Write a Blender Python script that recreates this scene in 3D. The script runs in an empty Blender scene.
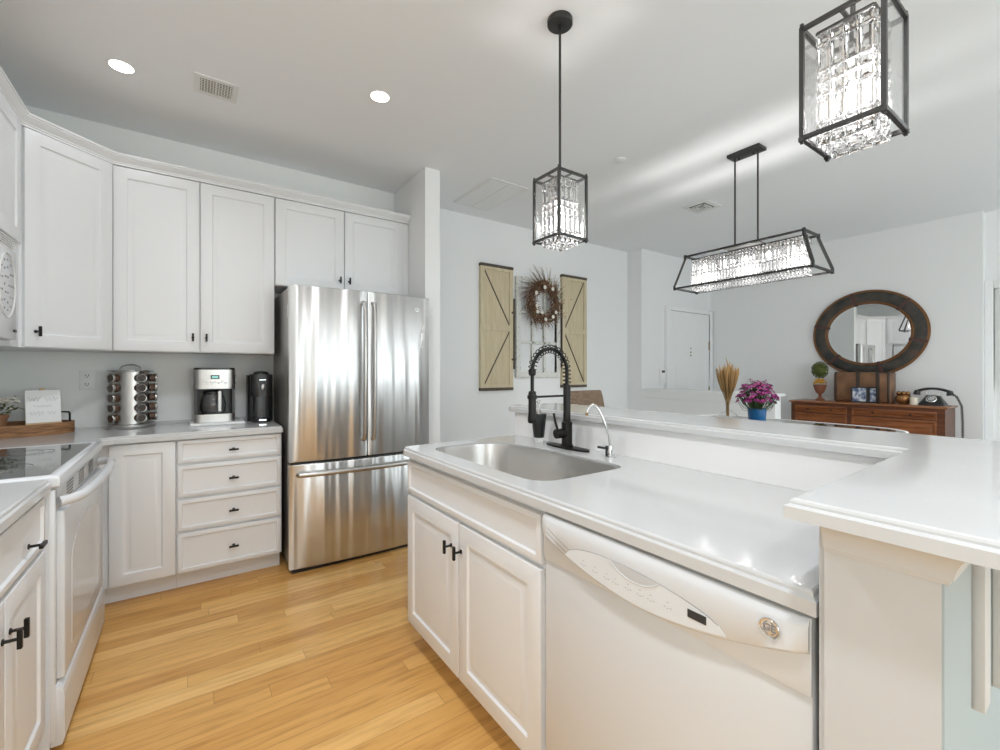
import bpy, bmesh, math, random
from mathutils import Vector, Matrix
from mathutils.geometry import tessellate_polygon
random.seed(7)
S = bpy.context.scene
COL = S.collection
PI = math.pi

# ------------------------------------------------------------------ camera
CAMH, FOC, YAW = 1.26, 443.0, 35.0
cam = bpy.data.cameras.new('camera')
cam.sensor_fit = 'HORIZONTAL'; cam.sensor_width = 36.0; cam.lens = FOC / 1000 * 36.0
cam.shift_y = -4.0 / 1000; cam.clip_start = 0.02; cam.clip_end = 100
co = bpy.data.objects.new('camera', cam); COL.objects.link(co)
co.location = (0, 0, CAMH); co.rotation_euler = (PI / 2, 0, -math.radians(YAW))
S.camera = co

# ------------------------------------------------------------------ world, lights, exposure
S.view_settings.view_transform = 'Standard'
S.view_settings.look = 'None'
S.view_settings.gamma = 1.0
S.view_settings.use_curve_mapping = False
S.view_settings.exposure = 1.13
S.cycles.use_denoising = True
S.cycles.max_bounces = 10
S.cycles.diffuse_bounces = 5
S.cycles.glossy_bounces = 4
S.cycles.transmission_bounces = 8
S.cycles.transparent_max_bounces = 12
S.cycles.caustics_reflective = False
S.cycles.caustics_refractive = False
S.cycles.sample_clamp_indirect = 4.0
w = bpy.data.worlds.new('world'); S.world = w; w.use_nodes = True
w.node_tree.nodes['Background'].inputs[0].default_value = (0.86, 0.95, 0.93, 1)
w.node_tree.nodes['Background'].inputs[1].default_value = 1.3

def area_light(name, loc, rot, sx, sy, power, color=(1, 1, 1)):
    l = bpy.data.lights.new(name, 'AREA'); l.shape = 'RECTANGLE'
    l.size = sx; l.size_y = sy; l.energy = power; l.color = color
    o = bpy.data.objects.new(name, l); COL.objects.link(o)
    o.location = loc; o.rotation_euler = rot
    return o
# daylight coming in through the windows of the rear wall and of the left wall
DAY = (0.90, 0.97, 1.03)
area_light('daylight_rear_window', (1.2, -3.06, 1.45), (PI / 2 + 0.15, 0, 0), 2.3, 2.1, 13, DAY)
area_light('daylight_rear_window', (4.4, -3.06, 1.45), (PI / 2 + 0.15, 0, 0), 2.5, 2.1, 8, DAY)
area_light('daylight_side_window', (-1.10, -1.3, 1.55), (PI / 2, 0, -PI / 2), 1.5, 1.3, 5, DAY)

def spot(loc, power, size=2.9):
    l = bpy.data.lights.new('downlight', 'SPOT'); l.energy = power; l.spot_size = size; l.spot_blend = 0.9
    l.shadow_soft_size = 0.07; l.color = (0.93, 0.965, 1.03)
    o = bpy.data.objects.new('downlight', l); COL.objects.link(o); o.location = loc
    return o

# ------------------------------------------------------------------ materials
def mat(name, col, rough=0.5, metal=0.0, **kw):
    m = bpy.data.materials.new(name); m.use_nodes = True
    b = m.node_tree.nodes['Principled BSDF']
    b.inputs['Base Color'].default_value = (*col, 1)
    b.inputs['Roughness'].default_value = rough
    b.inputs['Metallic'].default_value = metal
    for k, v in kw.items():
        b.inputs[k.replace('_', ' ')].default_value = v
    return m
def nd(m, t, **kw):
    n = m.node_tree.nodes.new(t)
    for k, v in kw.items():
        setattr(n, k, v)
    return n
def lk(m, a, b): m.node_tree.links.new(a, b)
def coords(m, scale=(1, 1, 1), rot=(0, 0, 0), out='Object'):
    tc = nd(m, 'ShaderNodeTexCoord'); mp = nd(m, 'ShaderNodeMapping')
    mp.inputs['Scale'].default_value = scale; mp.inputs['Rotation'].default_value = rot
    lk(m, tc.outputs[out], mp.inputs[0]); return mp.outputs[0]
def noise(m, vec, scale, detail=3, rough=0.5):
    n = nd(m, 'ShaderNodeTexNoise'); n.inputs['Scale'].default_value = scale
    n.inputs['Detail'].default_value = detail; n.inputs['Roughness'].default_value = rough
    lk(m, vec, n.inputs['Vector']); return n.outputs['Fac']
def ramp(m, fac, stops):
    r = nd(m, 'ShaderNodeValToRGB'); e = r.color_ramp.elements
    while len(e) < len(stops): e.new(0.5)
    for i, (p, c) in enumerate(stops):
        e[i].position = p; e[i].color = (*c, 1) if len(c) == 3 else c
    lk(m, fac, r.inputs[0]); return r.outputs[0]
def bump(m, h, strength, dist=0.01):
    b = nd(m, 'ShaderNodeBump'); b.inputs['Strength'].default_value = strength
    b.inputs['Distance'].default_value = dist
    lk(m, h, b.inputs['Height']); lk(m, b.outputs[0], m.node_tree.nodes['Principled BSDF'].inputs['Normal'])
def base(m, c): lk(m, c, m.node_tree.nodes['Principled BSDF'].inputs['Base Color'])
def mth(m, op, a, b=None):
    n = nd(m, 'ShaderNodeMath', operation=op)
    for i, v in enumerate((a, b)):
        if v is None: continue
        if isinstance(v, (int, float)): n.inputs[i].default_value = v
        else: lk(m, v, n.inputs[i])
    return n.outputs[0]

def painted(name, col, rough, s=60, st=0.03):
    m = mat(name, col, rough); v = coords(m); bump(m, noise(m, v, s, 4), st, 0.002); return m
M = {}
M['wall'] = painted('wall paint', (0.84, 0.845, 0.85), 0.75)
M['wall_green'] = painted('kitchen wall paint', (0.85, 0.86, 0.845), 0.7)
M['ceiling'] = painted('ceiling paint', (0.88, 0.89, 0.90), 0.9)
M['trim'] = mat('trim paint', (0.86, 0.87, 0.87), 0.35)
M['cab'] = mat('cabinet paint', (0.76, 0.77, 0.78), 0.36)
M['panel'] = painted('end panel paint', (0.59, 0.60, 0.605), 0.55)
M['bar_shade_paint'] = painted('teal bar paint with overhang shade', (0.40, 0.47, 0.50), 0.6)  # shade under the bar overhang is mixed into this teal colour
M['appl'] = mat('white appliance enamel', (0.66, 0.675, 0.69), 0.22)
M['appl_shade'] = mat('pale grey appliance plastic', (0.72, 0.72, 0.71), 0.3)
M['black'] = mat('matte black metal', (0.018, 0.017, 0.016), 0.38, 0.6)
M['bplastic'] = mat('black plastic', (0.015, 0.015, 0.016), 0.32)
M['dark'] = mat('dark gap', (0.03, 0.03, 0.03), 0.7)
M['frame'] = mat('pendant frame metal', (0.06, 0.06, 0.058), 0.42, 0.7)
M['chrome'] = mat('chrome', (0.75, 0.75, 0.75), 0.12, 1.0)
M['ink'] = mat('grey print', (0.25, 0.25, 0.26), 0.6)
M['paper'] = mat('white paper', (0.88, 0.88, 0.87), 0.6)
M['white'] = mat('white plastic', (0.86, 0.86, 0.85), 0.35)
M['cream'] = mat('cream wax', (0.85, 0.8, 0.68), 0.45)
M['brass'] = mat('antique brass', (0.35, 0.24, 0.10), 0.3, 1.0)
M['gold'] = mat('bronze gold glaze', (0.33, 0.17, 0.07), 0.25, 0.7)

m = mat('quartz', (0.86, 0.86, 0.855), 0.10); M['quartz'] = m
v = coords(m); a = noise(m, v, 220, 2, 0.6); b_ = noise(m, v, 5, 4)
c1 = ramp(m, a, [(0.27, (0.60, 0.59, 0.57)), (0.36, (0.60, 0.605, 0.605))])
mx = nd(m, 'ShaderNodeMixRGB', blend_type='MULTIPLY'); mx.inputs[0].default_value = 0.5
lk(m, c1, mx.inputs[1]); lk(m, ramp(m, b_, [(0.35, (0.93, 0.93, 0.93)), (0.65, (1, 1, 1))]), mx.inputs[2]); base(m, mx.outputs[0])

# strip wood floor: boards run along X, rows along Y
m = mat('oak strip floor', (0.6, 0.4, 0.2), 0.33, Specular_IOR_Level=0.3); M['floor'] = m
v = coords(m); sp = nd(m, 'ShaderNodeSeparateXYZ'); lk(m, v, sp.inputs[0])
ROW, LEN = 0.083, 0.95
rowf = mth(m, 'DIVIDE', sp.outputs[1], ROW); row = mth(m, 'FLOOR', rowf)
wn = nd(m, 'ShaderNodeTexWhiteNoise', noise_dimensions='1D'); lk(m, row, wn.inputs['W'])
xo = mth(m, 'ADD', mth(m, 'DIVIDE', sp.outputs[0], LEN), mth(m, 'MULTIPLY', wn.outputs[0], 7.0))
colf = mth(m, 'FLOOR', xo)
cb = nd(m, 'ShaderNodeCombineXYZ'); lk(m, colf, cb.inputs[0]); lk(m, row, cb.inputs[1])
wn2 = nd(m, 'ShaderNodeTexWhiteNoise', noise_dimensions='2D'); lk(m, cb.outputs[0], wn2.inputs['Vector'])
tone = ramp(m, wn2.outputs[0], [(0.0, (0.63, 0.325, 0.095)), (0.3, (0.70, 0.385, 0.12)), (0.6, (0.76, 0.44, 0.145)), (0.88, (0.81, 0.495, 0.18)), (1.0, (0.88, 0.60, 0.26))])
va = nd(m, 'ShaderNodeVectorMath', operation='MULTIPLY_ADD')
lk(m, wn2.outputs[1], va.inputs[0]); va.inputs[1].default_value = (9, 9, 9); lk(m, v, va.inputs[2])
mp = nd(m, 'ShaderNodeMapping'); mp.inputs['Scale'].default_value = (2.2, 26, 1); lk(m, va.outputs[0], mp.inputs[0])
g = noise(m, mp.outputs[0], 1.6, 6, 0.62)
gr = ramp(m, g, [(0.30, (0.74, 0.67, 0.58)), (0.5, (0.98, 0.97, 0.96)), (0.72, (1.08, 1.09, 1.10))])
mx = nd(m, 'ShaderNodeMixRGB', blend_type='MULTIPLY'); mx.inputs[0].default_value = 1.0
lk(m, tone, mx.inputs[1]); lk(m, gr, mx.inputs[2])
fr = mth(m, 'FRACT', rowf); fx = mth(m, 'FRACT', xo)
gap = mth(m, 'MINIMUM', mth(m, 'MULTIPLY', fr, ROW), mth(m, 'MULTIPLY', fx, LEN))
gp = mth(m, 'GREATER_THAN', gap, 0.0013)
mx2 = nd(m, 'ShaderNodeMixRGB', blend_type='MIX'); lk(m, gp, mx2.inputs[0]); mx2.inputs[1].default_value = (0.30, 0.16, 0.06, 1)
lk(m, mx.outputs[0], mx2.inputs[2]); base(m, mx2.outputs[0])

def wood(name, c_dark, c_light, scale=(30, 3, 3), rough=0.45, ns=2.0):
    m = mat(name, c_light, rough); v = coords(m, scale)
    base(m, ramp(m, noise(m, v, ns, 6, 0.6), [(0.3, c_dark), (0.7, c_light)])); return m
M['cherry'] = wood('cherry wood', (0.13, 0.035, 0.010), (0.34, 0.115, 0.035), (3, 2, 22), 0.3)
M['cherry_top'] = wood('cherry top', (0.17, 0.06, 0.025), (0.42, 0.18, 0.08), (20, 2, 3), 0.25)
M['cherry_dark'] = wood('dark cherry wood', (0.07, 0.02, 0.008), (0.17, 0.055, 0.02), (3, 2, 22), 0.35)
M['barn'] = wood('barn wood', (0.12, 0.05, 0.02), (0.46, 0.24, 0.11), (5, 5, 40), 0.7)
M['shutter'] = wood('shutter wood', (0.56, 0.47, 0.31), (0.66, 0.57, 0.40), (20, 20, 2), 0.8)
M['shutter_line'] = wood('shutter batten', (0.52, 0.44, 0.29), (0.70, 0.61, 0.44), (20, 20, 2), 0.8)
M['darkwood'] = wood('weathered dark wood', (0.05, 0.04, 0.03), (0.13, 0.10, 0.08), (20, 20, 3), 0.8)
M['easel'] = mat('pale easel wood', (0.62, 0.44, 0.25), 0.6)
m = mat('chipped white paint', (0.7, 0.7, 0.66), 0.8); M['chipped'] = m
base(m, ramp(m, noise(m, coords(m, (4, 4, 4)), 7, 8, 0.7), [(0.36, (0.22, 0.18, 0.13)), (0.42, (0.66, 0.66, 0.62)), (0.8, (0.76, 0.76, 0.73))]))
# brushed steel: soft vertical waves like the ripples in a thin door skin
def steel(name, col, rough, wave, vs=(7, 7, 0.55), metal=1.0):
    m = mat(name, col, rough, metal); v = coords(m, vs)
    n1 = noise(m, v, 1.6, 1.0, 0.4)
    bump(m, n1, wave, 0.03); return m
M['steel'] = steel('stainless steel', (0.60, 0.60, 0.60), 0.31, 1.0)
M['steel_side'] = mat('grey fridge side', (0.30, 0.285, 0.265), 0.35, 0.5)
M['steel_plain'] = mat('brushed stainless', (0.50, 0.49, 0.475), 0.32, 1.0)
M['sink'] = mat('sink steel', (0.62, 0.60, 0.58), 0.30, 1.0)
m = mat('cooktop glass', (0.05, 0.05, 0.05), 0.06); M['cooktop'] = m
m.node_tree.nodes['Principled BSDF'].inputs['Coat Weight'].default_value = 0.5
M['glass'] = mat('clear glass', (1, 1, 1), 0.02, 0.0, Transmission_Weight=1.0, IOR=1.45)
m = bpy.data.materials.new('thin pane glass'); m.use_nodes = True; nt = m.node_tree; nt.nodes.clear()
o_ = nt.nodes.new('ShaderNodeOutputMaterial'); t_ = nt.nodes.new('ShaderNodeBsdfTransparent'); g_ = nt.nodes.new('ShaderNodeBsdfGlossy')
g_.inputs['Roughness'].default_value = 0.03; f_ = nt.nodes.new('ShaderNodeLayerWeight'); f_.inputs[0].default_value = 0.12
x_ = nt.nodes.new('ShaderNodeMixShader'); nt.links.new(f_.outputs[1], x_.inputs[0]); nt.links.new(t_.outputs[0], x_.inputs[1]); nt.links.new(g_.outputs[0], x_.inputs[2]); nt.links.new(x_.outputs[0], o_.inputs[0])
M['pane'] = m
M['crystal'] = mat('cut crystal', (1, 1, 1), 0.03, 0.0, Transmission_Weight=0.965, IOR=1.52)
M['mirror'] = mat('mirror glass', (0.86, 0.88, 0.88), 0.01, 1.0)
def emis(name, col, st):
    m = bpy.data.materials.new(name); m.use_nodes = True; nt = m.node_tree; nt.nodes.clear()
    o = nt.nodes.new('ShaderNodeOutputMaterial'); e = nt.nodes.new('ShaderNodeEmission')
    e.inputs[0].default_value = (*col, 1); e.inputs[1].default_value = st; nt.links.new(e.outputs[0], o.inputs[0]); return m
M['lamp'] = emis('lit downlight lens', (1, 0.98, 0.95), 6)
M['bulb'] = emis('lit bulb', (1, 0.97, 0.92), 14)
M['lcd'] = emis('lit display', (0.35, 0.75, 0.65), 0.5)
M['vent_dark'] = mat('vent shadow brown', (0.22, 0.17, 0.11), 0.7)
M['ventmetal'] = mat('vent enamel', (0.78, 0.78, 0.76), 0.5)
m = mat('embossed leather', (0.05, 0.04, 0.035), 0.45); M['leather_dark'] = m
base(m, ramp(m, noise(m, coords(m), 9, 5), [(0.4, (0.022, 0.024, 0.024)), (0.6, (0.06, 0.05, 0.04)), (0.75, (0.11, 0.055, 0.035))])); bump(m, noise(m, coords(m), 40, 4), 0.6, 0.01)
m = mat('tan leather', (0.25, 0.12, 0.05), 0.42); M['leather'] = m
base(m, ramp(m, noise(m, coords(m), 8, 4), [(0.3, (0.13, 0.06, 0.028)), (0.7, (0.26, 0.13, 0.065))]))
M['strap'] = mat('dark leather strap', (0.045, 0.03, 0.022), 0.5)
m = mat('woven seagrass', (0.3, 0.22, 0.15), 0.8); M['woven'] = m
wv = nd(m, 'ShaderNodeTexBrick'); wv.inputs['Scale'].default_value = 1; wv.inputs['Brick Width'].default_value = 0.022; wv.inputs['Row Height'].default_value = 0.010; wv.inputs['Mortar Size'].default_value = 0.0016
wv.inputs['Color1'].default_value = (0.38, 0.27, 0.18, 1); wv.inputs['Color2'].default_value = (0.22, 0.15, 0.10, 1); wv.inputs['Mortar'].default_value = (0.06, 0.04, 0.03, 1)
lk(m, coords(m, (1, 1, 1), (PI / 2, 0, 0)), wv.inputs['Vector']); base(m, wv.outputs[0]); bump(m, wv.outputs['Fac'], -0.6, 0.004)
M['twig'] = mat('brown twig', (0.16, 0.085, 0.05), 0.8)
M['twig2'] = mat('red brown leaf', (0.20, 0.105, 0.065), 0.8)
M['tan'] = mat('dry tan leaf', (0.38, 0.26, 0.13), 0.8)
M['cotton'] = mat('cream blossom', (0.80, 0.76, 0.68), 0.8)
M['stem'] = mat('dark green stem', (0.05, 0.09, 0.03), 0.7)
M['moss'] = mat('moss green leaf', (0.10, 0.12, 0.025), 0.8)
M['yellow'] = mat('yellow petal', (0.80, 0.42, 0.06), 0.7)
M['magenta'] = mat('magenta petal', (0.26, 0.008, 0.13), 0.6)
M['magenta2'] = mat('deep purple petal', (0.20, 0.01, 0.13), 0.6)
M['bluepot'] = mat('blue glazed pot', (0.01, 0.12, 0.32), 0.2)
M['wheat'] = mat('dry wheat', (0.38, 0.235, 0.095), 0.8)
M['terracotta'] = mat('terracotta', (0.36, 0.18, 0.09), 0.7)
M['urn'] = mat('red brown urn', (0.26, 0.10, 0.055), 0.5)
m = mat('photo print', (0.3, 0.35, 0.45), 0.3); M['photo'] = m
base(m, ramp(m, noise(m, coords(m), 28, 2), [(0.35, (0.05, 0.08, 0.18)), (0.5, (0.30, 0.36, 0.48)), (0.65, (0.7, 0.72, 0.74))]))
M['coil'] = M['bplastic']
M['spice'] = mat('spice brown', (0.10, 0.055, 0.035), 0.25)
M['muntin'] = mat('window frame paint', (0.8, 0.8, 0.8), 0.4)

# ------------------------------------------------------------------ mesh builder
class MB:
    def __init__(s): s.bm = bmesh.new()
    def _b(s, vs, bev, seg=2):
        if bev > 0:
            es = list({e for v in vs for e in v.link_edges})
            bmesh.ops.bevel(s.bm, geom=es, offset=bev, segments=seg, affect='EDGES', profile=0.5)
    def box(s, x0, x1, y0, y1, z0, z1, bev=0.0, seg=2, mtx=None):
        r = bmesh.ops.create_cube(s.bm, size=1.0)
        bmesh.ops.scale(s.bm, vec=(x1 - x0, y1 - y0, z1 - z0), verts=r['verts'])
        bmesh.ops.translate(s.bm, vec=((x0 + x1) / 2, (y0 + y1) / 2, (z0 + z1) / 2), verts=r['verts'])
        if mtx is not None: bmesh.ops.transform(s.bm, matrix=mtx, verts=r['verts'])
        s._b(r['verts'], bev, seg); return s
    def cyl(s, p0, p1, r0, r1=None, n=20, cap=True):
        p0 = Vector(p0); p1 = Vector(p1); d = p1 - p0; r1 = r0 if r1 is None else r1
        q = d.to_track_quat('Z', 'Y').to_matrix().to_4x4()
        r = bmesh.ops.create_cone(s.bm, cap_ends=cap, segments=n, radius1=r0, radius2=max(r1, 1e-5), depth=d.length,
                                  matrix=Matrix.Translation((p0 + p1) / 2) @ q)
        return s
    def sph(s, c, r, n=12, sc=(1, 1, 1)):
        bmesh.ops.create_uvsphere(s.bm, u_segments=n, v_segments=max(6, n * 2 // 3), radius=r,
                                  matrix=Matrix.Translation(c) @ Matrix.Diagonal((*sc, 1)))
        return s
    def ico(s, c, r, sub=1, sc=(1, 1, 1)):
        bmesh.ops.create_icosphere(s.bm, subdivisions=sub, radius=r, matrix=Matrix.Translation(c) @ Matrix.Diagonal((*sc, 1)))
        return s
    def tube(s, pts, r, n=8, closed=False):
        pts = [Vector(p) for p in pts]; N = len(pts); rings = []
        rr = r if isinstance(r, (list, tuple)) else [r] * N
        up = None
        for i, p in enumerate(pts):
            if closed: t = pts[(i + 1) % N] - pts[i - 1]
            else: t = pts[min(i + 1, N - 1)] - pts[max(i - 1, 0)]
            t.normalize()
            if up is None: up = t.orthogonal().normalized()
            else:
                up = up - up.dot(t) * t
                if up.length < 1e-6: up = t.orthogonal()
                up.normalize()
            b = t.cross(up)
            rings.append([s.bm.verts.new(p + rr[i] * (math.cos(2 * PI * k / n) * up + math.sin(2 * PI * k / n) * b)) for k in range(n)])
        rng = range(N) if closed else range(N - 1)
        for i in rng:
            a, b = rings[i], rings[(i + 1) % N]
            for k in range(n):
                s.bm.faces.new((a[k], a[(k + 1) % n], b[(k + 1) % n], b[k]))
        if not closed:
            s.bm.faces.new(rings[0][::-1]); s.bm.faces.new(rings[-1])
        return s
    def lathe(s, prof, c=(0, 0, 0), n=28, mtx=None, sx=1, sy=1):
        """prof: list of (r, z); closes at r=0"""
        rings = []
        mt = mtx or Matrix.Translation(c)
        for r, z in prof:
            if r < 1e-6: rings.append([s.bm.verts.new(mt @ Vector((0, 0, z)))])
            else: rings.append([s.bm.verts.new(mt @ Vector((sx * r * math.cos(2 * PI * k / n), sy * r * math.sin(2 * PI * k / n), z))) for k in range(n)])
        for a, b in zip(rings, rings[1:]):
            for k in range(n):
                k2 = (k + 1) % n
                f = [a[0] if len(a) == 1 else a[k], a[0] if len(a) == 1 else a[k2], b[0] if len(b) == 1 else b[k2], b[0] if len(b) == 1 else b[k]]
                u = []
                for q in f:
                    if q not in u: u.append(q)
                if len(u) > 2: s.bm.faces.new(u)
        return s
    def prism(s, pts, a, b, axis='z', bev=0.0):
        """extrude a 2-D polygon from a to b along an axis"""
        def P(p, h):
            if axis == 'z': return (p[0], p[1], h)
            if axis == 'x': return (h, p[0], p[1])
            return (p[0], h, p[1])
        A = [s.bm.verts.new(P(p, a)) for p in pts]; B = [s.bm.verts.new(P(p, b)) for p in pts]
        n = len(pts)
        s.bm.faces.new(A); s.bm.faces.new(B[::-1])
        for i in range(n): s.bm.faces.new((A[i], B[i], B[(i + 1) % n], A[(i + 1) % n]))
        s._b(A + B, bev); return s
    def loops(s, L, close_first=True, close_last=True):
        """stack of equal-length closed loops of 3-D points"""
        R = [[s.bm.verts.new(p) for p in l] for l in L]
        n = len(L[0])
        for a, b in zip(R, R[1:]):
            for k in range(n): s.bm.faces.new((a[k], a[(k + 1) % n], b[(k + 1) % n], b[k]))
        if close_first: s.bm.faces.new(R[0][::-1])
        if close_last: s.bm.faces.new(R[-1])
        return s
    def door(s, O, U, N, wd, ht, t=0.019, stile=0.055, flat=False, rise=True):
        """raised-panel door: O lower corner on the carcass face, U along the width, N outward"""
        O = Vector(O); U = Vector(U).normalized(); N = Vector(N).normalized(); W = Vector((0, 0, 1))
        L = [(0, 0), (0, t - 0.005), (0.0015, t - 0.0015), (0.005, t)]
        if not flat:
            L += [(stile, t), (stile + 0.005, t - 0.0075), (stile + 0.011, t - 0.0085)]
            if rise: L += [(stile + 0.034, t - 0.0015), (stile + 0.040, t - 0.001)]
        R = []
        for i, h in L:
            i = min(i, wd / 2 - 0.004, ht / 2 - 0.004)
            R.append([O + U * a + W * b + N * h for a, b in ((i, i), (wd - i, i), (wd - i, ht - i), (i, ht - i))])
        return s.loops(R)
    def obj(s, name, m, parent=None, smooth=40, root=None):
        bmesh.ops.remove_doubles(s.bm, verts=s.bm.verts, dist=1e-6)
        bmesh.ops.recalc_face_normals(s.bm, faces=s.bm.faces)
        me = bpy.data.meshes.new(name)
        off = base_of(parent) if parent is not None else (root and Vector(root))
        if off: bmesh.ops.translate(s.bm, vec=-off, verts=s.bm.verts)
        s.bm.to_mesh(me); s.bm.free()
        me.materials.append(M[m] if isinstance(m, str) else m)
        if smooth:
            me.polygons.foreach_set('use_smooth', [True] * len(me.polygons))
            me.set_sharp_from_angle(angle=math.radians(smooth))
        o = bpy.data.objects.new(name, me); COL.objects.link(o)
        if parent is not None: o.parent = parent
        elif off: o.location = off
        return o
def base_of(o):
    v = Vector((0, 0, 0))
    while o is not None: v = v + o.location; o = o.parent
    return v
def thing(name, loc, label, cat, group=None):
    o = bpy.data.objects.new(name, None); COL.objects.link(o); o.location = loc; o.empty_display_size = 0.1
    o['label'] = label; o['category'] = cat
    if group: o['group'] = group
    return o
def tag(o, label, cat, group=None, kind=None):
    o['label'] = label; o['category'] = cat
    if group: o['group'] = group
    if kind: o['kind'] = kind
    return o
def struct(o): o['kind'] = 'structure'; return o
def kids(o): return [c for c in o.children]
def copy_tree(o, parent=None):
    c = o.copy(); COL.objects.link(c); c.parent = parent
    for k in list(o.children): copy_tree(k, c)
    return c
def text_mesh(body, size, depth=0.0005, bold=0.0):
    cu = bpy.data.curves.new('t', 'FONT'); cu.body = body; cu.size = size; cu.extrude = depth; cu.offset = bold
    cu.align_x = 'CENTER'; cu.align_y = 'CENTER'
    o = bpy.data.objects.new('t', cu); COL.objects.link(o)
    bpy.context.view_layer.update()
    me = bpy.data.meshes.new_from_object(o.evaluated_get(bpy.context.evaluated_depsgraph_get()))
    bpy.data.objects.remove(o); return me
def lettering(name, body, size, m, parent, loc, U, N, depth=0.0005, bold=0.0):
    me = text_mesh(body, size, depth, bold); me.materials.clear(); me.materials.append(M[m])
    U = Vector(U).normalized(); N = Vector(N).normalized(); W = N.cross(U)
    R = Matrix((U, W, N)).transposed().to_4x4()
    me.transform(Matrix.Translation(Vector(loc) - base_of(parent)) @ R)
    o = bpy.data.objects.new(name, me); COL.objects.link(o); o.parent = parent; return o
def arc(c, r, a0, a1, n, ax=(1, 0, 0), ay=(0, 0, 1)):
    c = Vector(c); ax = Vector(ax); ay = Vector(ay)
    return [c + ax * r * math.cos(a0 + (a1 - a0) * i / n) + ay * r * math.sin(a0 + (a1 - a0) * i / n) for i in range(n + 1)]
def offset_poly(pts, d):
    """move a CCW polygon inward by d (mitred)"""
    n = len(pts); out = []
    for i in range(n):
        p0, p1, p2 = Vector(pts[i - 1]), Vector(pts[i]), Vector(pts[(i + 1) % n])
        a = (p1 - p0).normalized(); b = (p2 - p1).normalized()
        na = Vector((-a.y, a.x)); nb = Vector((-b.y, b.x)); k = na + nb
        k = k / max(k.length_squared, 1e-9) * 2
        out.append(p1 + k * d)
    return out
def rounded(pts, rad, n=6):
    """round the corners of a polygon; rad is one number or one per corner"""
    out = []; N = len(pts)
    for i in range(N):
        r = rad[i] if isinstance(rad, (list, tuple)) else rad
        p0, p1, p2 = Vector(pts[i - 1]), Vector(pts[i]), Vector(pts[(i + 1) % N])
        if r <= 0: out.append(p1); continue
        a = (p0 - p1).normalized(); b = (p2 - p1).normalized()
        A = p1 + a * r; B = p1 + b * r
        for k in range(n + 1):
            t = k / n; out.append((1 - t) ** 2 * A + 2 * t * (1 - t) * p1 + t * t * B)
    return out
def slab(mb, pts, z0, z1, hole=None):
    """stone slab with a stepped ogee edge; pts CCW; optional hole (CCW list)"""
    prof = [(0.000, z0), (0.000, z0 + (z1 - z0) * 0.60), (0.002, z0 + (z1 - z0) * 0.66), (0.006, z0 + (z1 - z0) * 0.72),
            (0.006, z1 - 0.005), (0.0075, z1 - 0.002), (0.011, z1)]
    R = []
    for d, z in prof: R.append([mb.bm.verts.new((p.x, p.y, z)) for p in offset_poly(pts, d)])
    n = len(pts)
    for a, b in zip(R, R[1:]):
        for k in range(n): mb.bm.faces.new((a[k], a[(k + 1) % n], b[(k + 1) % n], b[k]))
    def cap(ring, z, h):
        hv = [mb.bm.verts.new((p[0], p[1], z)) for p in h] if h else []
        al = list(ring) + hv
        for tri in tessellate_polygon([[v.co for v in ring]] + ([[v.co for v in hv]] if hv else [])):
            if len(set(tri)) == 3: mb.bm.faces.new([al[i] for i in tri])
        return hv
    top = cap(R[-1], z1, hole); bot = cap(R[0], z0, hole)
    if hole:
        for k in range(len(hole)): mb.bm.faces.new((top[k], top[(k + 1) % len(hole)], bot[(k + 1) % len(hole)], bot[k]))
    return mb
def sweep(mb, path, prof):
    """sweep profile (outward, z) along a 2-D path; outward = right of travel"""
    n = len(path); R = []
    for i in range(n):
        p = Vector(path[i])
        a = (Vector(path[i]) - Vector(path[i - 1])).normalized() if i else None
        b = (Vector(path[i + 1]) - p).normalized() if i < n - 1 else None
        a = a or b; b = b or a
        na = Vector((a.y, -a.x)); nb = Vector((b.y, -b.x)); k = na + nb; k = k / k.length_squared * 2
        R.append([mb.bm.verts.new((p.x + k.x * o, p.y + k.y * o, z)) for o, z in prof])
    m = len(prof)
    for a, b in zip(R, R[1:]):
        for k in range(m): mb.bm.faces.new((a[k], a[(k + 1) % m], b[(k + 1) % m], b[k]))
    mb.bm.faces.new(R[0][::-1]); mb.bm.faces.new(R[-1]); return mb

# ------------------------------------------------------------------ the room
CH = 2.80
XL, XR, YB, YD, YR = -1.0, 6.23, 3.68, 3.76, -3.0
struct(MB().box(-1.2, 1.60, -3.2, 4.1, -0.1, 0.0).obj('floor', 'floor'))
M['bounce_carpet'] = painted('light grey carpet', (0.52, 0.51, 0.49), 0.95, 300, 0.4)  # unseen floor covering, made grey to keep the bounce light from going warm
struct(MB().box(1.60, 7.6, -3.2, 4.1, -0.1, 0.0).obj('floor_dining', 'bounce_carpet'))
struct(MB().box(-1.2, 7.6, -3.2, 4.1, CH, CH + 0.1).obj('ceiling', 'ceiling'))
# left wall with a window behind the camera
mb = MB(); mb.box(XL - 0.12, XL, -0.5, 4.0, 0, CH).box(XL - 0.12, XL, -3.12, -2.1, 0, CH).box(XL - 0.12, XL, -2.1, -0.5, 0, 0.9).box(XL - 0.12, XL, -2.1, -0.5, 2.2, CH)
struct(mb.obj('wall_left', 'wall_green'))
struct(MB().box(XL, 1.454, YB, YB + 0.3, 0, CH).obj('wall_kitchen', 'wall_green'))
struct(MB().box(1.454, 4.65, YD, YD + 0.22, 0, CH).obj('wall_dining', 'wall'))
struct(MB().box(4.65, XR + 0.1, 3.54, YD + 0.22, 0, CH).obj('wall_foyer', 'wall'))
struct(MB().box(1.454, 1.578, 3.06, YD, 0, CH).obj('wall_fridge_side', 'wall'))
struct(MB().box(XR, XR + 0.12, 0.825, 3.54, 0, CH).obj('wall_right', 'wall'))
mb = MB(); mb.box(XR + 0.12, XR + 0.24, -3.12, 0.86, 2.12, CH).box(XR + 0.12, XR + 0.24, -3.12, -0.35, 0, 2.12)
struct(mb.obj('wall_hall', 'wall'))
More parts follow.
